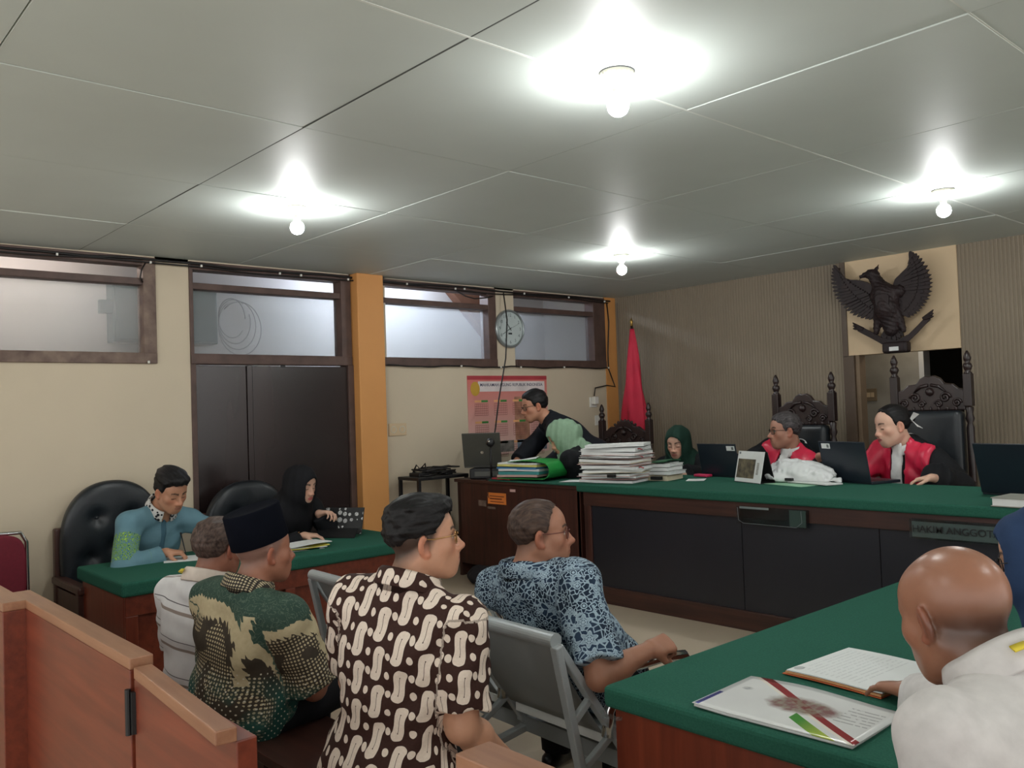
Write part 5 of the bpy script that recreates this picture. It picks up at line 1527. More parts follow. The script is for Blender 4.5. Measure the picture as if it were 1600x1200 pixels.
# ------------------------------------------------------------------ black leather chairs at the left wall
def office_chair(label, x, y, w, top):
    t = thing('leather_chair', label, 'chair', (x, y, 0), 0, 'black leather chairs by the left wall')     # sitter faces +x
    F = Field((-.12, -w/2-.03, .42), (.10, w/2+.03, top+.03), (), .012)
    zc = (top+.45)/2
    def pad(A, X, Y, Z):
        hz = (top-.45)/2; u = (Z-zc)/hz; v = Y/(w/2)
        edge = np.maximum(0, u)**2.2*0
        e_ = np.where(u > 0, 2.25, 4.0); d = (np.abs(v)**e_+np.abs(u)**e_)**(1/e_)-1
        th = .045+.030*np.clip(1-v**2, 0, 1)*np.clip(1-u**2, 0, 1)
        for by, bz in ((-.10, top-.22), (.10, top-.22), (0, top-.40), (-.14, top-.46), (.14, top-.46)):
            th = th-.030*np.exp(-((Y-by)**2+(Z-bz)**2)/.0020)
        dd = d*w*.42
        q_ = np.maximum(dd, np.abs(X+.02-.02*u)-th)
        k = .02; h = np.maximum(k*2-np.abs(dd-(np.abs(X+.02-.02*u)-th)), 0)/(2*k)
        return q_+h*h*k*.5
    F.apply(pad); P, Q = F.mesh(); np_obj('backrest', P, Q, M_leather, t)
    mb = MB()
    for by, bz in ((-.10, top-.22), (.10, top-.22), (0, top-.40)): mb.lathe([(0, -.006), (.011, -.002), (.009, .005), (0, .007)], (0, 0, 0), 10, frame_matrix((.030, by, bz), (0, 1, 0), (0, 0, 1)))
    tag(mb.build('tuft_buttons', M_leather, t, smooth=True), kind='stuff')
    MB().box((-.02, -w/2+.02, .40), (.48, w/2-.02, .49)).build('seat', M_leather, t, bevel=.03, segs=3)
    for s in (-1, 1):
        MB().box((-.10, s*w/2+(-.02 if s < 0 else -.04), .0), (-.04, s*w/2+(.04 if s < 0 else .02), .93 if s < 0 else .7)).build('back_post', M_darkz, t, bevel=.012)
        MB().box((.40, s*(w/2-.0)-.03, .0), (.46, s*(w/2)+.03, .62)).build('front_post', M_darkz, t, bevel=.006)
        MB().box((-.08, s*w/2-.035, .60), (.48, s*w/2+.035, .645)).build('armrest', M_darkz, t, bevel=.012)
        MB().box((-.06, s*w/2-.012, .25), (.42, s*w/2+.012, .58)).build('side_board', M_darkz, t)
office_chair('black leather chair with wooden arms behind the man in the blue shirt', .13, -4.93, .60, 1.20)
office_chair('black leather chair against the dark doors left of the tablet woman', .16, -4.06, .60, 1.13)
rc = thing('banquet_chair', 'dark red padded chair with a chrome frame at the left edge', 'chair', (.34, -5.67, 0), R_(8))
F = Field((-.08, -.26, .50), (.08, .26, .98), (), .010)
def pad(A, X, Y, Z):
    u = (Z-.75)/.205; v = Y/.205
    d = ((np.abs(v)**4+np.abs(u)**4)**.25-1)*.2; return np.maximum(d, np.abs(X-.02)-.028)+.0
F.apply(pad); P, Q = F.mesh(); np_obj('backrest', P, Q, mat('maroon_fabric', (112, 20, 40), .75, .06, 60), rc)
fr = [(.0, -.225, .0), (.0, -.225, .45), (.0, -.22, .90), (.0, -.19, .955), (.0, 0, .965), (.0, .19, .955), (.0, .22, .90), (.0, .225, .45), (.0, .225, 0)]
MB().tube(fr, .012, 8).build('chrome_frame', M_chrome, rc, smooth=True)
MB().box((.0, -.21, .42), (.42, .21, .48)).build('seat', rc.children[0].data.materials[0], rc, bevel=.025, segs=3)
for y in (-.20, .20): MB().tube([(.40, y, .42), (.44, y, 0)], .012, 8).build('leg', M_chrome, rc, smooth=True)
MB().tube([(.02, .225, .54), (.10, .235, .55), (.16, .24, .548)], .011, 8).build('arm_stub', M_black, rc, smooth=True)

# ------------------------------------------------------------------ steel waiting bench
wb_ = thing('steel_bench', 'silver steel waiting bench seen from behind with a round top tube', 'bench', (3.0, -4.62, 0)); B = (3.0, -4.62, 0)
YR, ZR = -4.672, .80; YS, ZS = -4.43, .415
def seat(x0, x1):
    MB().tube([(x0-.01, YR, ZR), (x1+.01, YR, ZR)], .025, 20).build('top_tube', M_steel, wb_, smooth=False, base=B)
    pnl = MB().bar(((x0+.03), 0, 0), ((x0+.031), 0, 0), .001, .001)
    d = Vector((0, YS-YR, ZS-ZR)); d.normalize()
    p0 = Vector((0, YR, ZR))+d*.01; p1 = Vector((0, YS, ZS))-d*.03
    def f(u, v): p = p0+(p1-p0)*v; return (x0+.02+(x1-x0-.04)*u, p.y-.012*math.sin(v*PI), p.z)
    MB().slab(f, 2, 10, .004).build('back_panel', M_steeld, wb_, base=B, smooth=True)
    MB().bar((x0+.03, YS+.006, ZS-.004), (x1-.03, YS+.006, ZS-.004), .012, .030).build('white_strip', M_paper, wb_, base=B)
    def g_(u, v): return (x0+.02+(x1-x0-.04)*u, YS+.02+.43*v, ZS+.005-.03*math.sin(v*PI)-.05*max(0, v-.8)*4*.3)
    MB().slab(g_, 2, 10, .004).build('seat_pan', M_steeld, wb_, base=B, smooth=True)
    MB().tube([(x0, YS+.46, ZS-.01), (x1, YS+.46, ZS-.01)], .022, 14).build('front_tube', M_steel, wb_, base=B, smooth=True)
def side(x):
    mb = MB(); w = .028
    a = Vector((x, YR+.0, ZR-.015)); b = Vector((x, YS-.02, ZS+.06)); mb.bar(a, Vector((x, YS+.09, ZS-.10)), w, .032, (1, 0, 0))
    c = Vector((x, YR-.004, .30)); mb.bar(a+Vector((0, -.006, 0)), Vector((x, -4.56, .24)), w, .034, (1, 0, 0))
    for k in (.42, .72):
        p = a.lerp(Vector((x, YS+.09, ZS-.10)), k); r_ = a.lerp(Vector((x, -4.56, .24)), k+.06); mb.bar(p, r_, w*.9, .022, (1, 0, 0))
    mb.bar((x, -4.57, .27), (x, YS+.50, .36), w, .035, (1, 0, 0)); mb.bar((x, YS+.05, ZS-.07), (x, YS+.46, ZS-.05), w, .03, (1, 0, 0))
    mb.build('side_frame', M_steel, wb_, bevel=.005, base=B)
    mb = MB(); mb.tube([(x, YS+.02, .56), (x, YS+.02, .60), (x, YS+.06, .645), (x, YS+.26, .645), (x, YS+.38, .63), (x, YS+.42, .57), (x, YS+.44, .42)], .019, 10)
    mb.tube([(x, YS-.03, .44), (x, YS-.02, .52), (x, YS+.02, .58), (x, YS+.04, .64)], .020, 10)
    mb.build('armrest', M_chrome, wb_, smooth=True, base=B)
for x0, x1 in ((2.10, 2.65), (2.685, 3.235), (3.265, 3.80)): seat(x0, x1)
for x in (2.09, 2.668, 3.25, 3.815): side(x)
MB().box((2.19, -4.36, .29), (3.88, -4.30, .35)).build('beam', M_steeld, wb_, base=B)
for x in (2.45, 3.6): MB().box((x-.025, -4.36, .02), (x+.025, -4.30, .29)).box((x-.03, -4.62, .0), (x+.03, -4.04, .03)).build('foot', M_steel, wb_, base=B, bevel=.004)
wb_.rotation_euler = (0, 0, R_(-2.4))
lb = thing('low_bench', 'plain low wooden bench under the three men, almost hidden', 'bench', (2.95, -5.20, 0))
MB().box((-1.0, -.17, .395), (1.12, .17, .43)).build('seat', M_dark, lb, bevel=.004)
for x in (-.85, .05, .95): MB().box((x-.03, -.15, 0), (x+.03, .15, .395)).build('leg', M_darkz, lb)

# ------------------------------------------------------------------ wooden rail with its gate
def rail(name, label, x0, x1, y0, y1, z, rz=0.0, piv=None):
    t = thing(name, label, 'rail', (x0 if piv is None else piv[0], (y0+y1)/2 if piv is None else piv[1], 0), R_(rz)); B = (x0 if piv is None else piv[0], (y0+y1)/2 if piv is None else piv[1], 0)
    MB().box((x0, y0, z-.03), (x1, y1, z)).build('cap', M_rtop, t, bevel=.003, base=B)
    MB().box((x0, y0, .02), (x1, y1, z-.03)).build('panel', M_red, t, bevel=.003, base=B)
    return t
M_rtop = wood('worn_rail_top', (158, 114, 86), (132, 88, 64), .35, 'x')
rail('court_rail', 'wooden court rail panel at the far left with its bare end showing', .1, 2.44, -6.0, -5.925, .95)
rail('court_rail', 'long wooden court rail panel with a black hinge at its right end', 2.24, 3.505, -5.93, -5.87, .95)
gt = rail('rail_gate', 'slightly lower wooden gate leaf hinged to the long rail panel', 3.52, 4.125, -5.925, -5.88, .93, -4.0, (3.52, -5.90))
hg = MB().tube([(3.512, -5.938, .76), (3.512, -5.938, .875)], .0075, 10).box((3.494, -5.936, .765), (3.506, -5.928, .87)).box((3.520, -5.934, .765), (3.534, -5.924, .87))
hg.build('hinge', M_black, gt, base=(3.52, -5.90, 0)); gt.children[-1].rotation_euler = (0, 0, R_(4))
rail('court_rail', 'wooden court rail panel at the bottom centre beside the brown batik man', 4.60, 6.0, -5.735, -5.655, .95)
t = thing('shoe_pair', 'dark purple shoes on the platform under the clerk desk', 'shoes', (1.05, -2.45, PZ), R_(-30))
m_ = mat('dark_purple_leather', (46, 36, 72), .4)
for k in (0, 1):
    F = Field((-.08, -.2, -.02), (.08, .2, .14), (), .010); F.add(('rc', V3(0, -.09, .04), V3(0, .09, .035), .042, .036), .02); F.apply(lambda A, X, Y, Z: np.maximum(A, .003-Z)); P, Q = F.mesh(); o = np_obj('shoe', P, Q, m_, t); o.location = (k*.11, .03*k, 0)
bagb = thing('cloth_bag', 'dark bag slumped on the floor under the clerk desk', 'bag', (.80, -2.52, PZ))
F = Field((-.2, -.14, -.02), (.2, .14, .2), (), .010)
F.add(('el', V3(0, 0, .05), I3, (.15, .09, .07)), .02); F.add(('rc', V3(-.06, 0, .11), V3(.06, 0, .11), .02, .02), .05); F.wrinkle(.005, 45, 3); F.apply(lambda A, X, Y, Z: np.maximum(A, .003-Z)); P, Q = F.mesh(); np_obj('bag', P, Q, mat('dark_bag_cloth', (30, 28, 34), .8), bagb)
# ------------------------------------------------------------------ cloth patterns (u round the body, v up the spine, in metres)
def batik_brown():
    m, t, b = new_mat('brown_white_batik'); u, v, vec = pat_uv(t)
    w, h = .068, .100
    uu = u+v*.10
    ci = (uu/w).floor(); a0 = ((uu/w).fract()-.5)*w
    off = ci.mod(2.0)*.5*h
    res = None; ink = None
    wob = (noise(t, 30, 2, vec)-.5)*.012
    for dv in (0.0, .5):
        b0 = (((v+off+wob)/h+dv).fract()-.5)*h
        a = a0 if dv == 0 else a0
        c, s = math.cos(.36), math.sin(.36)
        x = a*c-b0*s; y = a*s+b0*c
        if dv == 0:
            yc = y.max(-.031).min(.031)
            bulge = (y*66).sin()*.0050
            d = length2(x+bulge, y-yc)-.0162
            body_ = d.lt(0.0)
            line = (x+bulge).abs().lt(.0007)*y.abs().lt(.023)
            dot = length2(x+bulge, y.abs()-.024).lt(.0016)
            ink = line.max(dot)
            tail = (x-.0205-(y*60).sin()*.005).abs().lt(.0017)*y.abs().lt(.049)
            res = body_
            dots = length2(a0.abs()-w*.5, (b0.abs()-h*.25)*.8).lt(.0084)
            res = res.max(dots)
        else:
            pass
    grain = noise(t, 160, 2, vec)
    white = mixc(t, grain, lin((214, 196, 180)), lin((234, 220, 206)))
    brown = mixc(t, grain, lin((48, 28, 24)), lin((66, 42, 36)))
    c1 = mixc(t, res, brown, white); c1 = mixc(t, ink*res, c1, brown)
    t.links.new(c1, b.inputs['Base Color']); b.inputs['Roughness'].default_value = .75; b.inputs['Specular IOR Level'].default_value = .2
    return m
def batik_blue():
    m, t, b = new_mat('blue_flower_batik'); u, v, vec = pat_uv(t)
    vo = t.nodes.new('ShaderNodeTexVoronoi'); vo.inputs['Scale'].default_value = 17; vo.inputs['Randomness'].default_value = .45; t.links.new(vec, vo.inputs['Vector'])
    vp = t.nodes.new('ShaderNodeVectorMath'); vp.operation = 'SUBTRACT'; mp = t.nodes.new('ShaderNodeVectorMath'); mp.operation = 'SCALE'; mp.inputs[3].default_value = 1.0
    t.links.new(vec, vp.inputs[0]); t.links.new(vo.outputs['Position'], vp.inputs[1])
    sx = t.nodes.new('ShaderNodeSeparateXYZ'); t.links.new(vp.outputs[0], sx.inputs[0])
    dx, dy = E(t, sx.outputs[0]), E(t, sx.outputs[1]); d = length2(dx, dy)
    ang = dy._op('ARCTAN2', dx)
    rp = .0205+(ang*6).sin()*.0055
    ring = (d-rp).abs().lt(.0024); core = d.lt(.0048); ring2 = (d-.0095).abs().lt(.0018)
    vo2 = t.nodes.new('ShaderNodeTexVoronoi'); vo2.feature = 'DISTANCE_TO_EDGE'; vo2.inputs['Scale'].default_value = 48; t.links.new(vec, vo2.inputs['Vector'])
    lace = E(t, vo2.outputs['Distance']).lt(.075)*d.gt(.024)
    big = noise(t, 9, 2, vec); bigm = ((big-.45)*8).clamp()
    pet = d.lt(rp-.0028)*(ang*6).sin().gt(-.2)*bigm.gt(.5)
    f = ring.max(core).max(ring2).max(lace*.85).max(pet*.8)
    c1 = mixc(t, f, mixc(t, bigm, lin((26, 40, 58)), lin((40, 58, 80))), mixc(t, noise(t, 60, 2, vec), lin((136, 160, 178)), lin((178, 196, 206))))
    t.links.new(c1, b.inputs['Base Color']); b.inputs['Roughness'].default_value = .75; b.inputs['Specular IOR Level'].default_value = .2
    return m
def batik_green():
    m, t, b = new_mat('green_brown_batik'); u, v, vec = pat_uv(t); arm = u.gt(2.2); u = u-arm*3.0-arm*.05; v = v+arm*.34
    n1 = noise(t, 5, 2, vec); n2 = noise(t, 24, 3, vec); n3 = noise(t, 60, 2, vec)
    x = u+.02
    curve = .355-(x*x)*1.5+(n1-.5)*.10-x*.22                        # arched cream band across the shoulders
    jag = ((u*46+v*30).fract()-.5).abs()*.030+((u*19-v*31).fract()-.5).abs()*.012
    d = v-curve; upper = d.gt(.0)
    band_ = (d+jag*1.1).gt(-.030)*(d-jag*.6).lt(.014)
    side = (u-.135+(n1-.5)*.05+jag).abs().lt(.020)*v.lt(.36)*v.gt(.12)
    dots = length2((u*78).fract()-.5, (v*78).fract()-.5).lt(.30)
    dzone = (noise(t, 7, 1, vec)-.46).gt(0.0)*d.lt(-.04)
    white_dots = length2((u*34+v*34).fract()-.5, (u*34-v*34).fract()-.5).lt(.15)*v.lt(.17)
    green = mixc(t, n2, lin((40, 60, 54)), lin((60, 82, 70))); brn = mixc(t, n2, lin((50, 44, 38)), lin((80, 70, 58)))
    cream = mixc(t, n3, lin((176, 160, 126)), lin((204, 190, 156)))
    swirl = ((n2*9).fract().lt(.22))
    c1 = mixc(t, upper, brn, green)
    c1 = mixc(t, dzone*dots, c1, cream)
    c1 = mixc(t, swirl*.45*upper, c1, lin((104, 118, 100)))
    lowg = ((.16-v)*12).clamp()*((n1-.42)*8).clamp()
    c1 = mixc(t, lowg, c1, lin((44, 84, 76)))
    c1 = mixc(t, band_.max(side), c1, cream)
    c1 = mixc(t, white_dots, c1, lin((206, 200, 180)))
    fl_ = length2(u-.015, v-.45); c1 = mixc(t, (fl_-.017).abs().lt(.007), c1, lin((124, 142, 122)))
    t.links.new(c1, b.inputs['Base Color']); b.inputs['Roughness'].default_value = .75; b.inputs['Specular IOR Level'].default_value = .2
    return m
def dot_collar():
    m, t, b = new_mat('dotted_collar_cloth'); u, v, vec = pat_uv(t)
    dots = length2((u*95).fract()-.5, (v*95).fract()-.5).lt(.32)
    t.links.new(mixc(t, dots, lin((44, 38, 32)), lin((186, 172, 140))), b.inputs['Base Color']); b.inputs['Roughness'].default_value = .8
    return m
def polo_cloth():
    m, t, b = new_mat('white_striped_jersey'); u, v, vec = pat_uv(t)
    vv = (v+.012*(u*9).sin()+.0)/.135
    f = vv.fract()
    thick = (f-.30).abs().lt(.042); thin = (f-.52).abs().lt(.012)
    c1 = mixc(t, noise(t, 20, 2, vec), lin((208, 206, 206)), lin((226, 224, 224)))
    c1 = mixc(t, thick, c1, lin((150, 136, 128))); c1 = mixc(t, thin, c1, lin((92, 88, 92)))
    t.links.new(c1, b.inputs['Base Color']); b.inputs['Roughness'].default_value = .8; b.inputs['Specular IOR Level'].default_value = .2
    return m
def cloth(name, c, rough=.8, var=.05, sheen=0.0, scale=30):
    return mat(name, c, rough, var, scale, bmp=.08, bscale=300, spec=.25, sheen=sheen)
def writer_cloth():
    m, t, b = new_mat('teal_blue_shirt_with_green_embroidery'); u, v, vec = pat_uv(t)
    on_arm = u.gt(2.2); x = u-3.0
    zone = on_arm*(v+.165).abs().lt(.085)
    n1 = noise(t, 42, 1, vec); sw = ((n1*6).fract()-.5).abs()
    emb = zone*sw.lt(.30); edge = zone*(sw-.10).abs().lt(.05)
    c1 = mixc(t, noise(t, 14, 2, vec), lin((88, 124, 138)), lin((106, 142, 154)))
    c1 = mixc(t, emb, c1, lin((26, 92, 44))); c1 = mixc(t, edge, c1, lin((176, 214, 96)))
    t.links.new(c1, b.inputs['Base Color']); b.inputs['Roughness'].default_value = .7; b.inputs['Specular IOR Level'].default_value = .3
    return m
def bw_band():
    m, t, b = new_mat('black_white_woven_band'); tc = t.nodes.new('ShaderNodeTexCoord')
    vo = t.nodes.new('ShaderNodeTexVoronoi'); vo.inputs['Scale'].default_value = 48; t.links.new(tc.outputs['Object'], vo.inputs['Vector'])
    d = E(t, vo.outputs['Distance'])
    t.links.new(mixc(t, d.lt(.42), lin((206, 204, 200)), lin((26, 28, 34))), b.inputs['Base Color']); b.inputs['Roughness'].default_value = .8
    return m

M_skin = col_mat('skin', .48, var=.05, nscale=90, spec=.4, sss=.06, bmp=.05)
M_skinb = col_mat('shiny_skin', .34, var=.05, nscale=70, spec=.5, sss=.06, bmp=.05)
def hair_mat(name, c, c2):
    m, t, b = new_mat(name); u, v, vec = pat_uv(t)
    n = noise(t, 210, 4, vec, stretch=(1, .10, .35)); n2 = noise(t, 26, 2, vec)
    t.links.new(mixc(t, ((n*.75+n2*.25-.36)/.28).clamp(), lin(c), lin(c2)), b.inputs['Base Color'])
    b.inputs['Roughness'].default_value = .5; b.inputs['Specular IOR Level'].default_value = .22
    bump(t, b, n, .5, .004)
    return m
M_hairk = hair_mat('black_hair', (12, 11, 12), (30, 28, 29))
M_hairb = hair_mat('brown_grey_hair', (46, 36, 33), (96, 78, 70))
M_hairs = hair_mat('short_brown_hair', (46, 35, 31), (84, 66, 57))
M_hairg = hair_mat('dark_grey_hair', (36, 33, 34), (92, 87, 88))
M_blackc = cloth('black_robe_cloth', (20, 21, 25)); M_navyc = cloth('black_suit_cloth', (24, 27, 34)); M_trk = cloth('dark_trouser_cloth', (28, 28, 32))
M_shoe = mat('black_shoe_leather', (24, 22, 22), .4)
M_gold = mat('gold_wire', (170, 130, 80), .3, .02, metal=.8); M_gun = mat('dark_wire', (40, 34, 34), .35, .02, metal=.5); M_redw = mat('dark_red_wire', (92, 34, 28), .4)
M_redsat = mat('crimson_satin', (216, 40, 74), .38, .08, 12, spec=.5); M_bib = cloth('white_bib_cloth', (226, 226, 224)); M_yel = mat('yellow_ribbon', (226, 204, 60), .6)
SK1, SK2, SK3, SK4 = (176, 128, 102), (150, 100, 80), (196, 148, 122), (206, 164, 142)

# ---- man in brown and white batik, nearest
r = make_rig((3.785, -5.20, 1.190), 60, (3.72, -5.30, .53), 116, pitch=4, legyaw=138, splay=.04, fat=.55, shw=.172, jaw=1.15, neck_back=.03,
             armR=dict(el=(3.935, -5.20, .690), to=(3.885, -5.03, .56), d=(-.5, .7, -.4), n=(-.5, 0, -1)), hs=.99)
o, B = person('man in a brown and white batik shirt and gold glasses, nearest of the seated row', r)
body(r, o, B, M_skin, (190, 141, 114), res=.0042, lips=(168, 96, 92), closed=False, stubble=('normal', (38, 31, 29), .92))
hair(r, o, B, M_hairk, 'top', .009, .013, .0028, .0042, freq=230, vol=[((0, .052, .094), (.056, .040, .020))])
m_ = batik_brown()
shirt(r, o, B, m_, off=.014, flare=.008, hem=-.15, res=.0065, wr=.0055, wf=30, cuff=.82, seed=6, extra=[(('el', r.P, r.A, (.195, .165, .18)), .06, .0)])
collar(r, o, B, m_, h=.034)
glasses(r, o, B, M_gold, M_lens, .023, .018)
trousers(r, o, B, M_trk); shoes(r, o, B, M_shoe)

# ---- man in blue batik
r = make_rig((3.545, -4.508, 1.103), 50, (3.56, -4.22, .53), 96, splay=.03, pitch=2, fat=.35, shw=.20, neck_back=.025, hs=1.04,
             legyaw=150, armR=dict(el=(3.86, -4.565, .662), to=(3.882, -4.33, .708), d=(.2, .95, .12), n=(-.6, .1, -.7), curl=1.25, thumb=1.0))
o, B = person('man in a blue flowered batik shirt and dark red glasses on the steel bench', r)
body(r, o, B, M_skin, (162, 114, 91), res=.0045, closed=False, stubble=('high', (60, 46, 40), .6), age=.3)
hair(r, o, B, M_hairs, 'high', .005, .001, .0016, .0048, freq=260)
m_ = batik_blue()
shirt(r, o, B, m_, off=.018, flare=.020, hem=-.12, res=.0075, wr=.005, wf=30, cuff=.86, seed=8)
collar(r, o, B, m_, h=.036)
glasses(r, o, B, M_redw, M_lens, .024, .018)
trousers(r, o, B, M_trk); shoes(r, o, B, M_shoe)

# ---- man in green batik with a black cap
r = make_rig((2.830, -5.231, 1.068), 88, (2.79, -5.31, .53), 106, pitch=0, roll=0, fat=.3, shw=.20, neck_back=.03, hs=1.02)
o, B = person('older man in green and brown batik wearing a tall black velvet cap', r)
body(r, o, B, M_skin, (158, 106, 84), res=.005, stubble=('normal', (104, 92, 88), .55), age=.5)
m_ = batik_green()
shirt(r, o, B, m_, off=.018, flare=.016, hem=-.15, res=.0075, wr=.007, wf=28, cuff=.95, seed=11, sleeve='short', extra=[(('el', r.P+r.sp*.0-r.fw*.0, r.A, (.195, .165, .19)), .06, .0)])
collar(r, o, B, dot_collar(), h=.036)
cap = MB(); n_ = 36; rows = [(.083, .104, 0), (.085, .107, .003), (.0845, .106, .06), (.083, .104, .122), (.079, .100, .128), (.070, .090, .124), (.0, .0, .120)]
vs = []; fs = []
CM = head_matrix(0)
for rx, ry, z in rows:
    for j in range(n_):
        a = 2*PI*j/n_; p = V3(rx*math.cos(a), ry*math.sin(a), z)
        tl_ = R_(15); p = V3(p[0], p[1]*math.cos(tl_)-p[2]*math.sin(tl_), p[2]*math.cos(tl_)+p[1]*math.sin(tl_))
        p = V3(p[0], p[1]-.014, p[2]+.030)
        vs.append(r.H+r.M@p*r.hs*1.0-np.asarray(B))
for i in range(len(rows)-1):
    for j in range(n_): fs.append((i*n_+j, i*n_+(j+1) % n_, (i+1)*n_+(j+1) % n_, (i+1)*n_+j))
fs.append(tuple(range(n_-1, -1, -1)))
cap.add(vs, fs).build('velvet_cap', mat('black_velvet', (14, 16, 24), .9, .05, 20, spec=.05), o, smooth=True)
trousers(r, o, B, M_trk); shoes(r, o, B, M_shoe)

# ---- man in a white striped polo
r = make_rig((2.385, -5.215, 1.035), 108, (2.38, -5.27, .50), 112, pitch=-6, fat=.1, shw=.18, neck_back=.02, hs=1.0)
o, B = person('man in a white polo shirt with thin grey stripes, seen from behind, yellow lanyard', r)
body(r, o, B, M_skin, (150, 98, 78), res=.0055, stubble=('normal', (70, 56, 50), .5))
hair(r, o, B, M_hairb, 'low', .009, .003, .002, .005, freq=230)
m_ = polo_cloth()
shirt(r, o, B, m_, off=.016, flare=.02, hem=-.10, res=.0085, wr=.004, wf=30, cuff=.85, seed=14)
collar(r, o, B, cloth('pinkish_white_collar', (214, 200, 188)), h=.036)
lanyard(r, o, B, M_yel, 195, 290)
trousers(r, o, B, M_trk); shoes(r, o, B, M_shoe)

# ---- bald man at the right desk
r = make_rig((5.165, -5.00, 1.148), 158, (5.45, -5.08, .52), 169, pitch=-16, fat=.2, shw=.195, neck_back=.036, nk=-.02, hs=1.05, jaw=.95,
             armR=dict(el=(5.05, -4.60, .84), to=(4.835, -4.445, .800), pole=(.3, .5, -.8), d=(-.93, .30, -.12), n=(.05, -.15, -1), curl=.28, thumb=.2),
             armL=dict(to=(5.06, -5.28, .66), pole=(.5, -.6, -.4)))
o, B = person('bald man in a pale grey shirt reading at the right desk, back to the camera', r)
body(r, o, B, M_skinb, (152, 106, 84), res=.0042, stubble=('bald', (62, 44, 38), .85), age=.3)
m_ = cloth('pale_grey_shirt_cloth', (204, 200, 198))
shirt(r, o, B, m_, off=.020, flare=.012, hem=-.10, res=.0075, wr=.0085, wf=24, seed=21, sleeve='long')
collar(r, o, B, m_, h=.046, gap=10)
lanyard(r, o, B, M_yel, 160, 215)
trousers(r, o, B, M_trk); shoes(r, o, B, M_shoe)

# ---- woman in a dark blue veil at the right edge
r = make_rig((5.075, -4.222, 1.132), 196, (5.42, -4.24, .52), 178, pitch=-10, female=True, neck_back=.02,
             armL=dict(to=(4.98, -4.50, .80), pole=(.4, -.5, -.6), d=(-.9, .2, -.1), n=(0, 0, -1)))
o, B = person('woman in a dark blue veil and teal sleeves at the right edge of the picture', r)
body(r, o, B, M_skin, SK3, res=.005)
shirt(r, o, B, cloth('teal_blue_dress', (24, 84, 108)), 'dress', sleeve='long', off=.02, flare=.015, hem=None, res=.010, wr=.006, wf=26, seed=4, legs=.01)
hijab(r, o, B, cloth('navy_veil_cloth', (36, 56, 88), scale=20), drape=.34, res=.006, wr=.005, back=.012)
glasses(r, o, B, M_gun, M_lens)
c_ = r.N-r.rt*.16-r.sp*.035+r.fw*.02-np.asarray(B)
MB().lathe([(0, -.014), (.012, -.008), (.016, 0), (.012, .008), (0, .014)], tuple(c_), 14).lathe([(0, -.008), (.010, 0), (0, .008)], tuple(c_+V3(.004, -.014, -.018)), 12).build('brooch', mat('pearl_brooch', (216, 190, 190), .2, .05), o, smooth=True)

# ---- man writing at the left desk
r = make_rig((.735, -4.79, 1.150), 14, (.35, -4.86, .54), 4, pitch=-26, roll=4, fat=.1, shw=.185, neck_back=.05, hunch=.03,
             armR=dict(to=(.775, -4.845, .802), pole=(-.1, -1, -.25), d=(.55, .80, -.05), n=(.25, .3, -.9), curl=.75, thumb=.9),
             armL=dict(to=(.86, -4.56, .80), pole=(-.1, 1, -.3), d=(.3, -.8, -.1), n=(0, 0, -1)))
o, B = person('man in a teal blue shirt with green sleeve embroidery, writing at the left desk', r)
body(r, o, B, M_skin, (186, 136, 108), res=.005, hres=.0042, closed=True)
hair(r, o, B, M_hairk, 'normal', .012, .018, .003, .005, vol=[((0, .060, .096), (.060, .038, .026))])
m_ = writer_cloth()
shirt(r, o, B, m_, off=.012, flare=.010, hem=-.10, res=.0075, wr=.006, wf=30, seed=31, sleeve='long')
panel(r, o, B, cloth('dark_teal_placket', (70, 104, 120)), 'placket', lambda x, y, z: np.maximum(np.maximum(np.abs(x)-.016, .02-y), .06-z), .0155, wr=.006, seed=31, wf=30)
m_b = bw_band(); collar(r, o, B, m_b, h=.038)
a_ = r.arm[1]; u_ = unit(a_['W']-a_['E']); c_ = a_['W']-u_*.028-np.asarray(B)
mb = MB(); mb.lathe([(.036, -.030), (.0455, -.030), (.0445, .012), (.035, .012)], (0, 0, 0), 20, frame_matrix(c_-u_*.028, np.cross(u_, [0, 0, 1.]), np.cross(u_, np.cross(u_, [0, 0, 1.]))))
mb.build('cuff', m_b, o, smooth=True)
watch(r, 1, o, B, M_black, M_gun)
PEN.location = tuple(a_['W']+a_['d']*.115+V3(0, 0, -.02)); PEN.rotation_euler = (R_(-8), R_(-30), R_(20)); PEN['label'] = 'black pen held by the writing man over the white sheet'
trousers(r, o, B, M_trk); shoes(r, o, B, M_shoe)

# ---- woman with the tablet
r = make_rig((.735, -3.955, 1.118), 18, (.37, -3.97, .54), 6, pitch=-16, roll=2, female=True, neck_back=.04,
             armR=dict(to=(.83, -4.00, .800), pole=(-.2, -.8, -.5), d=(.6, .75, -.02), n=(.1, .1, -1), curl=.4),
             armL=dict(to=(.72, -3.83, .915), pole=(-.3, .6, -.7), d=(.85, .45, .1), n=(.1, -.2, -1), curl=.6, thumb=.6))
o, B = person('woman in a black veil and black dress tapping a tablet at the left desk', r)
body(r, o, B, M_skin, SK4, res=.005, hres=.0045, lips=(176, 84, 84))
shirt(r, o, B, M_blackc, 'dress', sleeve='long', off=.02, flare=.012, hem=None, res=.010, wr=.005, wf=28, seed=5, legs=.01)
hijab(r, o, B, cloth('black_veil_cloth', (20, 20, 24), scale=20), drape=.30, res=.0065, face=(.053, .10, .08))
watch(r, 1, o, B, M_black, M_gold)

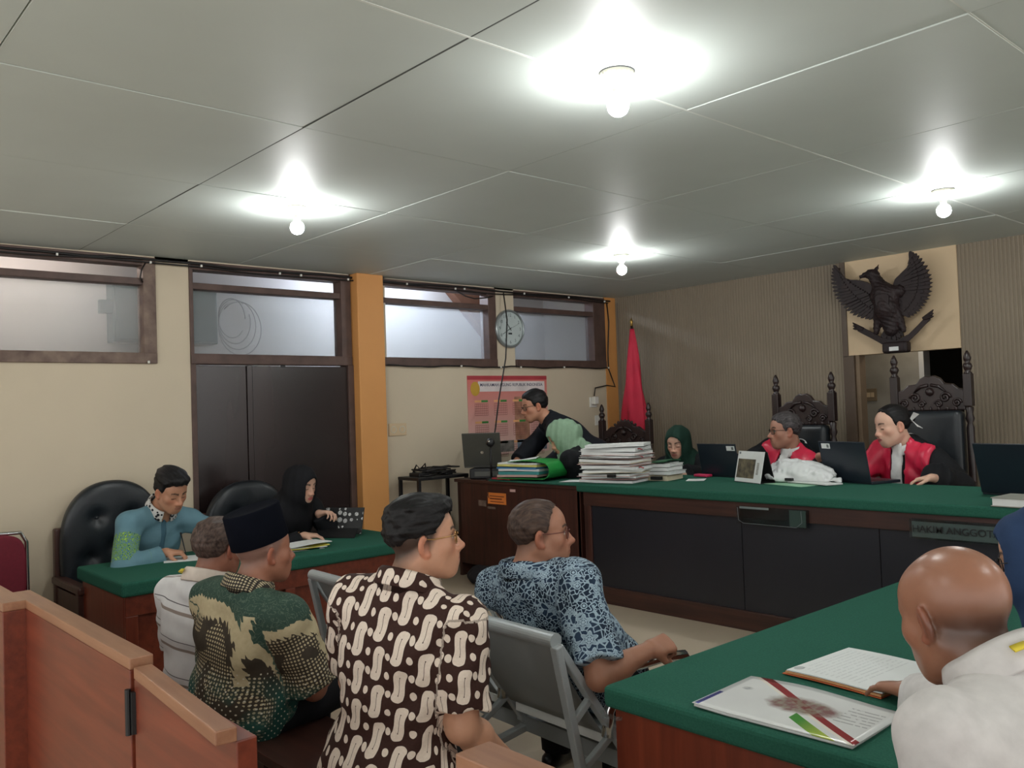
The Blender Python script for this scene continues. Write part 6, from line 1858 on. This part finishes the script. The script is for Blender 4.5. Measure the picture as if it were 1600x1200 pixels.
# ---- standing man leaning on the clerk's desk
r = make_rig((.665, -1.80, 1.580), 243, (.95, -1.38, 1.13), 236, pitch=-12, floor=PZ, stand=True, neck_back=.06, shw=.19, hs=1.06, hunch=.03,
             armR=dict(to=(.68, -2.09, 1.10), pole=(-.6, .7, .1), d=(-.3, -.6, -.6), n=(0, .3, -1)),
             armL=dict(to=(1.06, -2.08, 1.09), pole=(.8, .5, .1), d=(-.3, -.7, -.5), n=(0, .3, -1)))
o, B = person('standing man in a black suit and glasses leaning over the clerk desk', r)
body(r, o, B, M_skin, (184, 132, 106), res=.005, legs=False, age=.5)
hair(r, o, B, M_hairk, 'normal', .009, .008, .002, .0055)
shirt(r, o, B, M_navyc, 'suit_jacket', off=.024, flare=.012, hem=-.14, res=.010, wr=.005, wf=26, seed=41, sleeve='long')
collar(r, o, B, M_navyc, h=.030)
glasses(r, o, B, M_gun, M_lens)
trousers(r, o, B, M_trk); shoes(r, o, B, M_shoe)

# ---- woman in a sage veil
r = make_rig((1.165, -1.995, 1.330), 243, (1.42, -1.80, .80), 206, pitch=-30, floor=PZ, female=True, neck_back=.03,
             armL=dict(to=(1.08, -2.02, 1.055), pole=(.1, .8, -.9)), armR=dict(to=(1.00, -1.93, 1.07), pole=(-.3, .7, -.4)), hs=1.02)
o, B = person('woman in a sage green veil and black robe beside the standing man, face turned away', r)
body(r, o, B, M_skin, SK3, res=.006)
shirt(r, o, B, M_blackc, 'robe', sleeve='wide', off=.024, flare=.015, hem=None, res=.011, wr=.006, wf=26, seed=6, legs=.01)
hijab(r, o, B, cloth('sage_veil_cloth', (132, 160, 134), scale=20), drape=.13, res=.0055, wr=.008, back=.03, off=.018, wf=66, wide=-.05, shoulders=False, face=(.054, .1, .08))

# ---- woman in a dark green veil behind the bench
r = make_rig((1.625, -1.175, 1.252), 284, (1.60, -.99, .80), 282, pitch=-17, floor=PZ, female=True, neck_back=.02, hs=1.03,
             armR=dict(to=(1.46, -1.42, 1.0), pole=(-.8, 0, -.5)), armL=dict(to=(1.86, -1.44, 1.02), pole=(.8, 0, -.5)))
o, B = person('woman in a dark green veil looking down behind the dark laptop', r)
body(r, o, B, M_skin, SK4, res=.005, lips=(176, 104, 98))
shirt(r, o, B, M_blackc, 'robe', sleeve='wide', off=.022, flare=.012, hem=None, res=.011, seed=7, legs=.01)
hijab(r, o, B, cloth('dark_green_veil_cloth', (22, 50, 40), scale=20), drape=.40, res=.0065, wide=.03, face=(.059, .10, .085))
t = thing('stool', 'plain wooden stool under the woman in the dark green veil, hidden by the bench', 'stool', (1.60, -.98, PZ))
MB().box((-.2, -.2, .40), (.2, .2, .44)).build('seat', M_dark, t, bevel=.006)
for x in (-.16, .16):
    for y in (-.16, .16): MB().box((x-.02, y-.02, 0), (x+.02, y+.02, .40)).build('leg', M_darkz, t)
t2 = copy_tree(t); t2.location = (1.38, -1.74, PZ); t2['label'] = 'plain wooden stool under the woman in the sage veil, hidden by the clerk desk'
t2 = copy_tree(t); t2.location = (5.47, -5.08, 0); t2['label'] = 'plain wooden stool under the bald man, hidden by his shirt'
t2 = copy_tree(t); t2.location = (5.44, -4.24, 0); t2['label'] = 'plain wooden stool under the woman in the dark blue veil, outside the picture'

# ---- judges
def judge_robe(r, o, B, seed):
    shirt(r, o, B, M_blackc, 'robe', sleeve='wide', off=.026, flare=.015, hem=None, res=.010, wr=.005, wf=28, seed=seed, legs=.01)
    L = r.L
    panel(r, o, B, M_redsat, 'red_panel', lambda x, y, z: np.maximum(np.maximum(np.maximum(.050-.020*0-np.abs(x)+.10*(z-L)*0, np.abs(x)-.215), .005-y), .02-z), .036, wr=.005, seed=seed)
    panel(r, o, B, M_bib, 'white_bib', lambda x, y, z: np.maximum(np.maximum(np.abs(x)-.030-.10*np.clip(L-z, 0, .4)*.25, -y+.02), L-.32-z), .040, seed=seed)
    collar(r, o, B, M_bib, h=.030, gap=12)
r = make_rig((2.535, -1.135, 1.340), 230, (2.47, -1.00, .80), 262, pitch=-2, floor=PZ, fat=.5, shw=.20, hs=1.06, jaw=1.1, neck_back=.02,
             armL=dict(to=(2.90, -1.33, 1.17), pole=(.6, .3, -.8), d=(.9, -.3, .1), n=(-.2, -.5, -.8), curl=.4),
             armR=dict(to=(2.30, -1.46, 1.08), pole=(-.8, .2, -.6)))
o, B = person('male judge in a black robe with red panels and glasses, grey hair, looking left', r)
body(r, o, B, M_skin, (172, 126, 106), res=.0055, closed=False, age=.4)
hair(r, o, B, M_hairg, 'normal', .009, .005, .002, .0055)
judge_robe(r, o, B, 51); glasses(r, o, B, M_gun, M_lens)
r = make_rig((3.362, -1.262, 1.372), 233, (3.41, -1.04, .80), 258, pitch=-10, roll=3, floor=PZ, female=True, shw=.175, hs=1.08, jaw=1.0, neck_back=.03,
             armL=dict(to=(3.70, -1.52, 1.075), pole=(.7, .4, -.6), d=(-.75, -.45, -.12), n=(.1, -.1, -1), curl=.42, thumb=.3),
             armR=dict(to=(3.16, -1.50, 1.07), pole=(-.8, .2, -.6)))
o, B = person('female judge in a black robe with red panels, black hair tied with a white ribbon', r)
body(r, o, B, M_skin, (214, 172, 150), res=.005, hres=.0045, lips=(168, 82, 84))
hair(r, o, B, M_hairk, 'high', .006, .004, .0010, .005)
bun = MB(); c_ = r.H+r.M@V3(0, -.125, .02)-np.asarray(B)
bun.lathe([(0, -.034), (.020, -.026), (.033, -.008), (.033, .010), (.020, .028), (0, .034)], tuple(c_), 16).build('hair_bun', M_hairk, o, smooth=True)
rb = MB()
for s in (-1, 1):
    rb.slab(lambda u, v: tuple(r.H+r.M@V3(-.055-.030*u-(v-.5)*.020, -.098-.030*u+(v-.5)*.030*(.4+u), .012+s*.034*u-(.0 if s > 0 else .022*u)+(v-.5)*.02)-np.asarray(B)), 6, 3, .003)
rb.build('white_ribbon', M_bib, o)
judge_robe(r, o, B, 52)
